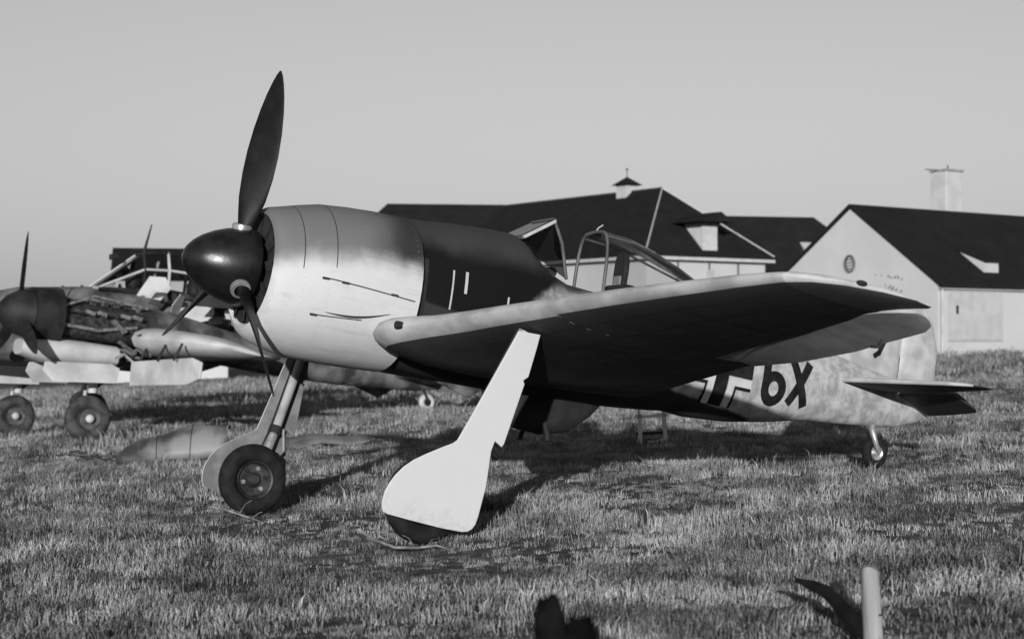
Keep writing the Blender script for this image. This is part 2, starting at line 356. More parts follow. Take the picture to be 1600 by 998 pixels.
def p_cowl(x, P, X, Y, Zc):
    n1 = x.noise(P, 2.2, 5); n2 = x.noise(P, 9, 4)
    e = x.m('ADD', Zc, x.m('MULTIPLY', x.m('SUBTRACT', n1, .5), .42))
    e = x.m('ADD', e, x.m('MULTIPLY', x.m('SUBTRACT', X, 1.0), .05))
    e = x.m('ADD', e, x.m('MULTIPLY', x.m('MAXIMUM', x.m('SUBTRACT', 1.35, X), 0.0), .28))
    top = x.ss(e, .12, .40)
    dark = x.m('MULTIPLY', x.ss(x.m('ADD', X, x.m('MULTIPLY', n1, .5)), 1.65, 2.15), x.ss(e, .22, .42))
    lite = x.mix(n2, .49, .54)
    vs_ = x.n.new('ShaderNodeVectorMath'); vs_.operation = 'MULTIPLY'; vs_.inputs[1].default_value = (.8, 9, 9); x.l.new(P, vs_.inputs[0])
    st = x.ss(x.noise(vs_.outputs[0], 1.6, 5, .6), .52, .75); sc_ = x.ss(x.noise(P, 26, 4, .7), .62, .72)
    lite = x.m('MULTIPLY', lite, x.m('SUBTRACT', 1.0, x.m('ADD', x.m('MULTIPLY', st, .16), x.m('MULTIPLY', sc_, .10))))
    c = x.mix(top, lite, x.mix(n1, .12, .16)); return x.mix(dark, c, .03)
def p_fus(x, P, X, Y, Zc):
    n1 = x.noise(P, 2.6, 5); n2 = x.noise(P, 6.5, 6, .65)
    mot = x.mix(x.ss(n2, .38, .62), .18, .42)
    up = x.ss(x.m('ADD', Zc, x.m('MULTIPLY', x.m('SUBTRACT', n1, .5), .3)), .30, .46)
    c = x.mix(up, mot, .05)
    fr = x.ss(x.m('ADD', X, x.m('ADD', x.m('MULTIPLY', x.m('SUBTRACT', n1, .5), .5), x.m('MULTIPLY', Zc, -1.25))), 3.13, 2.95)
    deck = x.ss(x.m('ADD', Zc, x.m('MULTIPLY', x.m('SUBTRACT', n1, .5), .2)), .38, .60)
    c = x.mix(fr, c, x.mix(deck, x.mix(n1, .004, .009), x.mix(n1, .03, .052)))
    rear = x.ss(X, 4.3, 5.0)
    c = x.mix(rear, c, x.mix(x.ss(n2, .34, .66), .24, .45))
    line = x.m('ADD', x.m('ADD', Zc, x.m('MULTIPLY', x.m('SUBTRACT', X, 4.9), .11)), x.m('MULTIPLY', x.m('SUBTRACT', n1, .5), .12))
    belly_shade = x.m('MULTIPLY', x.ss(line, -.325, -.365), x.ss(X, 7.0, 6.3))       # wing's cast shade painted dark on the belly
    return x.mix(belly_shade, c, x.mix(n1, .018, .04))
def p_wing(x, P, X, Y, Zc):
    n1 = x.noise(P, 3.0, 5); return x.mix(x.ss(n1, .36, .62), .30, .46)
def p_under_shade(x, P, X, Y, Zc):
    n1 = x.noise(P, 1.8, 6); return x.mix(n1, .022, .055)  # underside shade put into the colour, nearly black
def p_fin(x, P, X, Y, Zc):
    n1 = x.noise(P, 4.0, 5); return x.mix(x.ss(n1, .35, .65), .30, .45)
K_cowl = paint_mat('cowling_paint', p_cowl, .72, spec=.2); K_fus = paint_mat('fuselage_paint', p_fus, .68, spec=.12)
K_wing = paint_mat('wing_paint', p_wing, .55); K_under_shade = paint_mat('wing_underside_shade', p_under_shade, .65, spec=.2)
K_fin = paint_mat('fin_paint', p_fin, .6)
K_black = mat('black_gloss_paint', .005, .32, .011, 7, .08, 18, spec=.5)
K_matt = mat('matt_black', .012, .8, .02, 6)
K_white = mat('gear_door_white', .54, .6, .51, 1.6, .05, 5, spec=.2)
K_primer = mat('grey_primer', .13, .7, .2, 5, .1, 12)
def p_door(x, P, X, Y, Zc):
    n1 = x.noise(P, 7.0, 6, .65); n2 = x.noise(P, 28.0, 4, .6)
    mud = x.m('MULTIPLY', x.ss(x.m('ADD', Zc, x.m('MULTIPLY', x.m('SUBTRACT', n1, .5), .9)), -1.72, -2.1), x.ss(n2, .40, .60))
    return x.m('SUBTRACT', x.mix(n1, .52, .55), x.m('MULTIPLY', mud, .10))
K_white = paint_mat('gear_door_white_paint', p_door, .6, .08, .2)
K_tyre = mat('tyre_rubber', .008, .8, .016, 9, .2, 60, spec=.2)
K_rim = mat('wheel_rim_metal', .025, .5, .06, 8, .1, 30, metal=.3)
K_metal = mat('worn_light_metal', .55, .35, .32, 9, .1, 30, metal=.6)
K_strut = mat('strut_grey_paint', .34, .5, .24, 6, .1, 30)
K_frame = mat('canopy_frame_paint', .05, .5, .09, 5)
K_pale = mat('pale_and_sunlit_edge', .5, .45, .4, 8)
K_line = mat('panel_gap', .02, .9, .03, 6)
K_blk = mat('marking_black', .007, .7, .016, 9, spec=.15)
K_wht = mat('marking_white', .52, .6, .45, 9)
K_glass = glass_mat('clear_canopy_glass', .86); K_smoke = glass_mat('tinted_windscreen_glass', .35)  # windscreen panes tinted much darker than the hood

def sup(x, top, bot, hw, n=2.2, N=48):
    m, h = (top+bot)/2, (top-bot)/2; r = []
    for j in range(N):
        t = 2*math.pi*j/N; c, s = math.cos(t), math.sin(t)
        r.append(Vector((x, hw*math.copysign(abs(c)**(2/n), c), m+h*math.copysign(abs(s)**(2/n), s))))
    return r
COWL = [(.645, .525, -.53, .53), (.665, .55, -.565, .56), (.70, .57, -.60, .585), (.78, .592, -.64, .61), (.95, .642, -.685, .655), (1.13, .688, -.705, .685), (1.4, .72, -.71, .70), (1.65, .738, -.705, .70), (1.98, .75, -.69, .685)]
def interp(tab, x):
    for a, b in zip(tab, tab[1:]):
        if x <= b[0]:
            t = max(0, (x-a[0])/(b[0]-a[0])); return [a[i]+(b[i]-a[i])*t for i in range(len(a))]
    return list(tab[-1])
mb = MB()
rings = [sup(.74, .46, -.46, .46, 2), sup(.66, .485, -.485, .485, 2), sup(.632, .505, -.508, .507, 2)]+[sup(*r, 2.1) for r in COWL]+[sup(1.98, .725, -.665, .66, 2.1), sup(1.80, .72, -.66, .655, 2.1)]
cowl = mb.loft(rings, (False, False)).build('engine_cowling', K_cowl, root, 40)
def cowl_pt(x, th, off=.003):                                   # th: 0 = port side, + up
    q = interp(COWL, x); m, h, hw = (q[1]+q[2])/2, (q[1]-q[2])/2, q[3]; c, s = math.cos(th), math.sin(th); n = 2.1
    p = Vector((x, -hw*abs(c)**(2/n), m+h*math.copysign(abs(s)**(2/n), s))); d = Vector((0, p.y, p.z-m)).normalized(); return p+d*off
def strip(pts, w, name, m, parent, nrm=None, base=None):
    mb = MB(); L, R_ = [], []
    for i, (p, nn) in enumerate(pts):
        d = (pts[min(i+1, len(pts)-1)][0]-pts[max(i-1, 0)][0]).normalized(); s = d.cross(nn).normalized()
        ww = w[i] if isinstance(w, (list, tuple)) else w
        L.append(p+s*ww/2); R_.append(p-s*ww/2)
    n = len(L); mb.add(L+R_, [(i, i+1, n+i+1, n+i) for i in range(n-1)]); return mb.build(name, m, parent, 60)
def cstrip(path, w, name='panel_gap', m=None):
    pts = []
    for x, th in path:
        p = cowl_pt(x, th); c = Vector((x, 0, p.z*.02)); pts.append((p, (p-c).normalized()))
    return strip(pts, w, name, m or K_line, cowl)
for x, a, b in ((.86, .05, 1.35), (1.14, .1, 1.45)):            # ring joints
    cstrip([(x, a+(b-a)*i/24) for i in range(25)], .008)
cstrip([(1.04+i*.047, -.02-.006*i) for i in range(20)], .010)
cstrip([(1.02+i*.05, -.50+.004*i) for i in range(10)], .010)
cstrip([(1.12+i*.05, -.44-.05*math.sin(i/12*math.pi)+.018*i*.5) for i in range(13)], [.004+.018*math.sin(i/12*math.pi) for i in range(13)])
K_rivet = mat('fastener_dark', .26, .6, .32, 9)
rv_ = MB()
for x in (.89, 1.11, 1.43, 1.93):
    for i in range(26):
        p = cowl_pt(x, -1.1+2.2*i/25, .0015); d = Vector((0, p.y, p.z)).normalized(); t = Vector((1, 0, 0)); b = d.cross(t)
        rv_.add([p+t*.0045, p+b*.0045, p-t*.0045, p-b*.0045], [(0, 1, 2, 3)])
fo = rv_.build('fasteners', K_rivet, cowl, 0); fo['kind'] = 'stuff'
for x, th in ((1.06, -.03), (1.24, -.05), (1.72, -.10), (1.03, -.50)):
    p = cowl_pt(x, th, .006); MB().obox(p, (.035, 0, 0), (0, .004, 0), (0, 0, .010)).build('latch', K_line, cowl, 0, bevel=.003)
# spinner, cooling fan, blades
sp_prof = [(.0, .0), (.008, .045), (.03, .095), (.08, .155), (.15, .212), (.25, .268), (.36, .310), (.48, .338), (.58, .35), (.60, .34)]
spin = MB().lathe(sp_prof, (0, 0, 0), (1, 0, 0), 48, (False, True)).build('spinner', K_black, root, 40)
MB().lathe([(.0, .0), (.002, .024), (.02, .026)], (.18, -.235, .0), (.5, .87, 0), 14).build('spinner_highlight', mat('highlight_grey', .3, .5, .2, 9), spin, 30)  # grey disc standing in for the sun's highlight on the black spinner
fan = MB().lathe([(.66, .30), (.66, .484)], (0, 0, 0), (1, 0, 0), 48).build('fan_disc', K_matt, root, 30)
for i in range(12):
    t = 2*math.pi*i/12; r = Vector((0, math.sin(t), math.cos(t))); tg = Vector((0, r.z, -r.y))
    MB().prism([Vector((.62, 0, 0))+r*.33+tg*.04, Vector((.62, 0, 0))+r*.47+tg*.05, Vector((.645, 0, 0))+r*.47-tg*.05, Vector((.645, 0, 0))+r*.33-tg*.04], (.006, 0, 0)).build('fan_blade', K_matt, fan, 0)
BLADE = [(.26, .13, .13, 60), (.36, .14, .12, 58), (.46, .19, .075, 54), (.60, .255, .05, 48), (.80, .305, .036, 42), (1.0, .325, .028, 37), (1.2, .31, .023, 33), (1.38, .265, .018, 30), (1.52, .205, .014, 28), (1.63, .135, .010, 27), (1.70, .075, .008, 26), (1.74, .02, .004, 26)]
for ang in (11, 131, 251):                                      # degrees towards port from straight up
    a = math.radians(ang); r = Vector((0, -math.sin(a), math.cos(a))); tg = Vector((0, r.z, -r.y)); fwd = Vector((-1, 0, 0)); rings = []
    for R_, ch, th, be in BLADE:
        b = math.radians(be); cd = tg*math.cos(b)+fwd*math.sin(b); nd = fwd*math.cos(b)-tg*math.sin(b); o = Vector((.49, 0, 0))+r*R_
        rings.append([o+cd*(ch/2*math.cos(2*math.pi*j/16)-ch*.04)+nd*(th/2*math.sin(2*math.pi*j/16)) for j in range(16)])
    bl = MB().loft(rings).build('propeller_blade', mat('blade_dark_paint', .005, .55, .010, 5, .08, 20, spec=.22), root, 50)
    MB().lathe([(.30, .085), (.345, .092), (.365, .085), (.37, .06)], (.47, 0, 0), r, 20).build('blade_collar', K_metal, bl, 40)
# fuselage
FUS = [(1.82, .70, -.62, .57, 2.2), (2.0, .742, -.64, .60, 2.2), (2.5, .80, -.66, .575, 2.3), (2.9, .832, -.665, .545, 2.4), (3.10, .838, -.665, .53, 2.4), (3.22, .80, -.66, .525, 2.4), (3.36, .68, -.66, .52, 2.5), (3.52, .56, -.655, .515, 2.6), (3.75, .475, -.65, .51, 2.7), (4.2, .455, -.63, .49, 2.7), (4.7, .46, -.60, .46, 2.6), (5.05, .50, -.57, .43, 2.4), (5.2, .62, -.55, .415, 2.2), (5.5, .66, -.57, .39, 2.2), (6.0, .60, -.54, .35, 2.2), (6.5, .52, -.47, .31, 2.15), (7.0, .45, -.375, .255, 2.1), (7.4, .39, -.345, .205, 2.1), (8.0, .31, -.29, .13, 2.1), (8.35, .26, -.245, .09, 2), (8.65, .2, -.15, .06, 2), (8.80, .13, -.05, .03, 2)]
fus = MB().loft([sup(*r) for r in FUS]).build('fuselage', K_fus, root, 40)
def fus_pt(x, z, off=.004, side=-1):
    q = interp(FUS, x); m, h = (q[1]+q[2])/2, (q[1]-q[2])/2; n = q[4]
    k = min(.999, abs((z-m)/h)); y = q[3]*(1-k**n)**(1/n); return Vector((x, side*(y+off), z))
def mark(path, w, name, m, off=.004):
    P_ = []
    for (x, z), (x2, z2) in zip(path, path[1:]):
        k = max(2, int(math.hypot(x2-x, z2-z)/.04)); P_ += [(x+(x2-x)*i/k, z+(z2-z)*i/k) for i in range(k)]
    P_.append(path[-1]); mb = MB(); L, R_ = [], []
    for i, (x, z) in enumerate(P_):
        a, b = P_[max(i-1, 0)], P_[min(i+1, len(P_)-1)]; dx, dz = b[0]-a[0], b[1]-a[1]; l = math.hypot(dx, dz) or 1; nx, nz = -dz/l*w/2, dx/l*w/2
        L.append(fus_pt(x+nx, z+nz, off)); R_.append(fus_pt(x-nx, z-nz, off))
    n = len(L); mb.add(L+R_, [(i, i+1, n+i+1, n+i) for i in range(n-1)]); return mb.build(name, m, fus, 60)
# cross: black bars with white corner angles
cx0, cz0, wb, arm = 5.63, -.02, .17, .40
mark([(cx0, cz0-arm), (cx0, cz0+arm)], wb, 'cross_bar', K_blk); mark([(cx0-arm, cz0), (cx0+arm, cz0)], wb, 'cross_bar', K_blk, .006)
for sx in (-1, 1):
    for sz in (-1, 1):
        q = .135
        mark([(cx0+sx*q, cz0+sz*arm), (cx0+sx*q, cz0+sz*(q-.035))], .085, 'cross_edge', K_wht, .008)
        mark([(cx0+sx*(q+.02), cz0+sz*q), (cx0+sx*arm, cz0+sz*q)], .085, 'cross_edge', K_wht, .010)
        mark([(cx0+sx*(q+.06), cz0+sz*arm), (cx0+sx*(q+.06), cz0+sz*(q+.05))], .03, 'cross_outline', K_blk, .012)
        mark([(cx0+sx*(q+.05), cz0+sz*(q+.06)), (cx0+sx*arm, cz0+sz*(q+.06))], .03, 'cross_outline', K_blk, .014)
# the code 6X
def arc(cx, cz, rx, rz, a0, a1, n=18): return [(cx+rx*math.cos(math.radians(a0+(a1-a0)*i/n)), cz+rz*math.sin(math.radians(a0+(a1-a0)*i/n))) for i in range(n+1)]
mark(arc(6.34, .06, .12, .15, 40, 180, 12)+arc(6.34, -.14, .12, .13, 180, 540, 24), .105, 'code_six', K_blk, .006)
mark([(6.58, .20), (6.83, -.26)], .105, 'code_letter_stroke', K_blk, .006); mark([(6.83, .20), (6.58, -.26)], .105, 'code_letter_stroke', K_blk, .008)
# bright handles and slots on the blackened side
for x, z0, z1, w in ((2.33, -.07, .29, .018), (2.47, .10, .30, .03), (2.945, .04, .16, .02)):
    mark([(x, z0), (x+.0, z1)], w, 'side_handle', K_pale, .012)
mark([(2.0+.04, -.30), (2.0+.04, .34)], .06, 'cooling_slot', K_matt, .006)

# added dark body under the belly, deepening the shade below the wing root
MB().loft([sup(x, t, b, w, 2.4, 24) for x, t, b, w in ((3.12, -.60, -.70, .03), (3.22, -.60, -.84, .10), (3.4, -.60, -.97, .15), (3.8, -.58, -1.0, .16), (4.1, -.56, -.93, .13), (4.35, -.54, -.74, .05), (4.45, -.54, -.62, .02))]).build('belly_shade_block', K_matt, root, 40)
for x in (3.75,):
    for s2 in (-1, 1): MB().tube([(x, s2*.13, -.86), (x, s2*.24, -1.0), (x, s2*.25, -1.06)], .022, 8).build('shade_block_brace', K_matt, root, 40)

# wings
def af(y, xl, xt, zl, zt, th, cut=1.0, N=14):
    up, lo = [], []
    for i in range(N+1):
        u = (1-math.cos(math.pi*i/N))/2*cut
        t = 5*th*(.2969*math.sqrt(u)-.126*u-.3516*u*u+.2843*u**3-.1015*u**4)+.001
        cam_ = .06*th*math.sin(math.pi*min(1, u)); z = zl+(zt-zl)*u+cam_; x = xl+(xt-xl)*u
        up.append(Vector((x, y, z+t*1.05))); lo.append(Vector((x, y, z-t*.95)))
    return list(reversed(up))+lo[1:]
WING = [(.40, 1.85, 4.45, -.42, -.52, .34), (.62, 1.60, 4.44, -.42, -.52, .39), (.85, 1.50, 4.42, -.41, -.505, .40), (1.02, 1.54, 4.40, -.385, -.485, .37), (1.25, 1.70, 4.37, -.335, -.455, .315), (1.6, 1.83, 4.32, -.285, -.41, .30), (2.0, 1.92, 4.26, -.235, -.365, .285), (2.75, 2.045, 4.12, -.165, -.285, .255)]
WING2 = [(2.751, 2.045, 4.12, -.165, -.285, .255), (3.4, 2.14, 3.98, -.11, -.225, .225), (4.0, 2.23, 3.85, -.065, -.175, .20), (4.7, 2.345, 3.68, -.015, -.115, .165), (5.0, 2.42, 3.60, .004, -.082, .135), (5.05, 2.44, 3.585, .006, -.078, .13)]
WING3 = [(5.051, 2.44, 3.585, .006, -.078, .13), (5.18, 2.56, 3.60, .015, -.06, .10), (5.27, 2.78, 3.60, .02, -.045, .07), (5.33, 3.08, 3.58, .018, -.03, .04), (5.36, 3.38, 3.55, .005, -.02, .012)]
AIL = [(2.76, 3.70, -.235, 4.13, -.30, .09), (3.5, 3.57, -.175, 3.99, -.30, .085), (4.3, 3.41, -.118, 3.84, -.255, .07), (4.7, 3.33, -.09, 3.79, -.20, .06), (4.95, 3.29, -.07, 3.77, -.165, .055), (5.10, 3.31, -.065, 3.75, -.145, .05), (5.20, 3.36, -.06, 3.70, -.12, .045), (5.26, 3.42, -.058, 3.62, -.095, .035), (5.28, 3.47, -.06, 3.56, -.08, .02)]
NP = 14
def lowmask(i, j): return 1 if j >= NP+2 else 0  # faces under the wing that get the painted shade
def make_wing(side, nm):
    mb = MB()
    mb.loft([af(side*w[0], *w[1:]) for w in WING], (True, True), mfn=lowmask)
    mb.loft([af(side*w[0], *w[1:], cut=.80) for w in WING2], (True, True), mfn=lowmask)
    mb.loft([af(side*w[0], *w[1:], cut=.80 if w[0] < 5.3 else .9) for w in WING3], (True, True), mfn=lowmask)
    w = mb.build('wing', [K_wing, K_under_shade], root, 40)
    mb = MB(); rg = []
    for y, hx, hz, tx, tz, th in AIL:
        y *= side; d = Vector((tx-hx, 0, tz-hz)); nn = Vector((-d.z, 0, d.x)).normalized(); h = Vector((hx+.02, y, hz)); e = Vector((tx, y, tz))
        rg.append([h+nn*th*.3-d*.02, h+nn*th*.5, h+d*.5+nn*th*.3, e+nn*.005, e-nn*.005, h+d*.5-nn*th*.3, h-nn*th*.5, h-nn*th*.3-d*.02])
    mb.loft(rg).build('aileron', mat('aileron_grey', .26, .6, .34, 4, .1, 8), w, 50)
    # gun port and leading edge access circles
    y = side*1.10; MB().lathe([(0, .024), (0, .034), (.02, .036), (.12, .03)], (1.572, y, -.362), (1, 0, .05), 18, (True, True)).build('gun_port', K_matt, w, 40)
    return w
wp = make_wing(-1, 'port'); ws = make_wing(1, 'starboard')
# tip navigation light, small pitot-like mass under the aileron
MB().lathe([(-.04, .001), (-.036, .012), (-.016, .02), (.016, .022), (.04, .018)], (2.93, -5.295, .035), (1, 0, 0), 12, (True, True)).build('navigation_light', K_matt, wp, 40)
MB().tube([(3.70, -4.72, -.205), (3.68, -4.72, -.26), (3.60, -4.72, -.27)], .012, 6).build('trim_bracket', K_matt, wp, 30)
# bright wing root lower seam
def wing_low(y, u, off=.006):
    q = interp(WING+WING2[1:]+WING3[1:], y); th = q[5]; t = 5*th*(.2969*math.sqrt(u)-.126*u-.3516*u*u+.2843*u**3-.1015*u**4)+.001
    return Vector((q[1]+(q[2]-q[1])*u, -y, q[3]+(q[4]-q[3])*u+.06*th*math.sin(math.pi*u)-t*.95-off))
def under_line(path, w, m, nm='underside_seam', off=.006): strip([(wing_low(y, u, off), Vector((0, 0, -1))) for y, u in path], w, nm, m, wp)
K_seam = mat('underside_seam_dark', .012, .8, .02, 6)
for u in (.16, .34, .62): under_line([(1.2+.2*i, u) for i in range(19)], .008, K_seam)
for y in (1.5, 2.3, 3.1, 3.9, 4.6): under_line([(y, .17+.05*i) for i in range(11)], .008, K_seam)

# landing gear
DOOR = [(2.257, -.33), (2.46, -.325), (2.445, -.43), (2.402, -.685), (2.36, -.72), (2.375, -.75), (2.262, -1.255), (2.245, -1.285), (2.175, -1.245), (2.152, -1.33), (2.150, -1.618), (2.115, -1.87), (2.10, -1.93), (2.075, -1.97), (2.04, -1.995), (1.99, -2.005), (1.80, -1.998), (1.50, -1.968), (1.30, -1.945), (1.262, -1.93), (1.245, -1.895), (1.243, -1.84), (1.256, -1.77), (1.285, -1.70), (1.33, -1.63), (1.39, -1.56), (1.47, -1.495), (1.57, -1.435), (1.70, -1.365), (1.80, -1.315), (1.835, -1.285), (2.0, -.92)]
for sd in (-1, 1):
    # leg, oleo, scissor link
    top = Vector((2.20, sd*2.19, -.34)); hub = Vector((1.67 if sd > 0 else 1.735, sd*1.75, -1.80)); knee = Vector((1.93, sd*2.00, -1.28)); fork = Vector((1.78, sd*1.885, -1.70))
    leg = MB().tube([top, top.lerp(knee, .5), knee], [.058, .055, .052], 14).build('landing_gear_leg', K_strut, root, 40)
    MB().tube([knee, knee.lerp(fork, .6), fork], [.045, .045, .05], 12).build('oleo_strut', K_metal, leg, 40)
    MB().tube([fork, hub+Vector((0, sd*.02, 0))], [.05, .045], 12).build('axle', K_metal, leg, 40)
    MB().lathe([(-.04, .068), (.04, .068)], knee, (top-knee), 16, (True, True)).build('leg_collar', K_matt, leg, 40)
    MB().tube([knee+Vector((.09, 0, .02)), knee.lerp(fork, .45)+Vector((.17, 0, 0)), fork+Vector((.07, 0, .02))], .018, 8).build('scissor_link', K_metal, leg, 40)
    MB().tube([top+Vector((-.06, -sd*.02, 0)), knee+Vector((-.07, -sd*.03, 0)), fork+Vector((-.06, 0, .08))], .010, 6).build('brake_line', K_matt, leg, 40)
    # door
    def dp(x, z):
        yy = 1.98+.30*(z+2.0)/1.67; return Vector((x-.59*(yy-2.0), sd*yy, z-.018*(yy-2.0)*(z+1.9)/.3))
    dm = MB().prism([dp(x, z) for x, z in DOOR], (0, -sd*.022, 0)); dm.mi[1] = 1
    d = dm.build('landing_gear_door', [K_white, K_primer], root, 0, bevel=.006)
    MB().prism([dp(2.30, -.55)-Vector((0, sd*.022, 0)), dp(2.38, -.55)-Vector((0, sd*.022, 0)), dp(1.98, -1.5)-Vector((0, sd*.022, 0)), dp(1.90, -1.5)-Vector((0, sd*.022, 0))], (0, -sd*.03, 0)).build('door_stiffener', K_primer, d, 0)
    # wheel
    wh = MB(); prof = []
    for i in range(25):
        t = 2*math.pi*i/24; prof.append((.088*math.cos(t)*(1.0 if abs(math.cos(t)) < .9 else .96), .262+.088*math.sin(t)))
    wheel = MB().lathe(prof, hub, (0, 1, 0), 40).build('wheel', K_tyre, root, 60)
    for r in (.30, .322):
        for s2 in (-1, 1):
            MB().lathe([(s2*.062, r-.004), (s2*.075 if r < .31 else s2*.066, r), (s2*.06, r+.004)], hub, (0, 1, 0), 40).build('tyre_rib', K_tyre, wheel, 60)
    for s2 in (-1, 1):
        MB().lathe([(s2*.05, .185), (s2*.072, .188), (s2*.066, .172), (s2*.035, .155), (s2*.030, .08), (s2*.06, .06), (s2*.075, .045), (s2*.078, .0)], hub, (0, 1, 0), 36).build('rim', K_rim, wheel, 40)
        for k in range(6):
            t = 2*math.pi*k/6+.3; c = hub+Vector((.115*math.cos(t), s2*.036, .115*math.sin(t)))
            MB().lathe([(0, .022), (s2*.012, .022), (s2*.012, .012)], c, (0, 1, 0), 10, (False, True)).build('rim_bolt', K_metal if k % 2 else K_matt, wheel, 40)
# canopy and windscreen
Wf = dict(b0=Vector((3.04, 0, .85)), bl=Vector((3.18, -.25, .80)), br=Vector((3.18, .25, .80)), tl=Vector((3.53, -.21, 1.03)), tr=Vector((3.53, .21, 1.03)), sl=Vector((3.62, -.41, .47)), sr=Vector((3.62, .41, .47)), fl=Vector((3.26, -.40, .62)), fr=Vector((3.26, .40, .62)))
scr = MB().tube([Wf['sl'], Wf['sl'].lerp(Wf['tl'], .6)+Vector((0, -.05, 0)), Wf['tl'], Vector((3.54, 0, 1.05)), Wf['tr'], Wf['sr'].lerp(Wf['tr'], .6)+Vector((0, .05, 0)), Wf['sr']], .016, 8).build('windscreen', K_frame, root, 50)
for a, b in (('bl', 'tl'), ('br', 'tr')):
    MB().bar(Wf[a], Wf[b], .05, .03).build('windscreen_pillar', K_pale if a == 'bl' else K_frame, scr, 0, bevel=.006)  # port pillar pale all over, its sunlit look put into the colour
MB().bar(Wf['bl'], Wf['br'], .04, .04).build('windscreen_sill', K_frame, scr, 0)
MB().bar(Wf['tl']+Vector((0, .01, .01)), Wf['tr']+Vector((0, -.01, .01)), .05, .04).build('windscreen_header', K_frame, scr, 0)
MB().prism([Wf['bl'], Wf['br'], Wf['tr'], Wf['tl']], (-.012, 0, .02)).build('windscreen_glass', K_smoke, scr, 0)
for s in 'lr':
    y = .008 if s == 'l' else -.008
    MB().prism([Wf['b'+s], Wf['t'+s], Wf['s'+s], Wf['f'+s]], (0, y, 0)).build('side_glass', K_smoke, scr, 0)
HOOD = [(4.14, 1.07, .455, .27, .21), (4.45, 1.06, .455, .28, .20), (4.75, 1.00, .47, .27, .17), (5.08, .90, .55, .22, .12), (5.40, .79, .66, .13, .06)]
def hring(x, top, bot, hw, tw, N=12):
    r = []
    for i in range(N+1):
        t = math.pi*i/N; y = -math.cos(t); s = math.sin(t)
        r.append(Vector((x+(.03 if False else 0), hw*math.copysign(abs(math.cos(t))**.40, -math.cos(t)), bot+(top-bot)*s**.62)))
    return r
hood = MB()
rg = [hring(*h) for h in HOOD]
hood.loft(rg, (False, False), closed=False)
can = MB().tube(rg[0], .017, 8).build('canopy', K_frame, root, 50)
hood.build('hood_glass', K_glass, can, 60)
MB().tube([r[0] for r in rg], .018, 8).build('hood_rail', K_frame, can, 50); MB().tube([r[-1] for r in rg], .018, 8).build('hood_rail', K_frame, can, 50)
strip([(r[6]+Vector((0, 0, .012)), Vector((0, 0, 1))) for r in rg], [.16, .15, .13, .11, .08], 'hood_sunlit_band', K_pale, can)  # sunlit band along the hood top, painted pale
MB().tube([r[4] for r in rg], .012, 6).build('hood_stringer', K_frame, can, 50); MB().tube([r[8] for r in rg], .012, 6).build('hood_stringer', K_frame, can, 50)
MB().tube([rg[0][6]+Vector((0, 0, .0)), rg[0][6]+Vector((.01, -.02, .04)), rg[0][6]+Vector((.06, -.02, .08))], .007, 6).build('aerial_guide', K_pale, can, 40)
# head armour on its plate
hp = [(-.085, .0), (-.10, .22), (-.095, .34), (-.07, .42), (0, .45), (.07, .42), (.095, .34), (.10, .22), (.085, .0)]
MB().prism([(4.47, a, .50+b) for a, b in hp], (.06, 0, 0)).build('headrest', K_matt, root, 0, bevel=.012)
MB().prism([(4.45, -.30, .455), (4.45, .30, .455), (4.45, .17, .60), (4.45, -.17, .60)], (.12, 0, 0)).build('seat_back', K_matt, root, 0, bevel=.01)
MB().obox((4.465, 0, .64), (.006, 0, 0), (0, .06, 0), (0, 0, .05)).build('headrest_pad', mat('pad_canvas', .3, .8, .2, 20), root, 0, bevel=.004)
MB().tube([(3.50, -.34, .52), (3.50, .34, .52)], .05, 10).build('instrument_coaming', K_matt, root, 40)
MB().obox((3.52, .08, .64), (.03, 0, 0), (0, .04, 0), (0, 0, .07)).build('gunsight', K_matt, root, 0, bevel=.01)

# tail
def fins(pts, name, m, th, ax='y', parent=root):
    mb = MB(); rg = []
    for (s, xl, xt, o) in pts:
        r = []
        for j in range(20):
            t = 2*math.pi*j/20; u = (1-math.cos(t))/2; h = th*(xt-xl)*math.sin(t)*(1-.45*u)*.5
            x = xl+(xt-xl)*u
            r.append(Vector((x, h, s)) if ax == 'y' else Vector((x, s, o+h)))
        rg.append(r)
    return mb.loft(rg).build(name, m, parent, 50)
fins([(.20, 7.12, 8.30, 0), (.45, 7.30, 8.30, 0), (.8, 7.50, 8.31, 0), (1.05, 7.66, 8.32, 0), (1.15, 7.78, 8.32, 0), (1.18, 7.95, 8.30, 0)], 'fin', K_fin, .11)
fins([(-.08, 8.31, 8.80, 0), (.3, 8.315, 8.86, 0), (.7, 8.32, 8.86, 0), (1.0, 8.325, 8.74, 0), (1.14, 8.33, 8.60, 0), (1.18, 8.35, 8.48, 0)], 'rudder', K_fin, .12)
for a, b in (((7.86, .66), (8.03, .66)), ((8.02, .68), (7.94, .50)), ((7.95, .52), (7.88, .47))):
    MB().bar((a[0], -.062, a[1]), (b[0], -.062, b[1]), .05, .012, up=(0, 1, 0)).build('fin_mark', K_blk, root, 0)
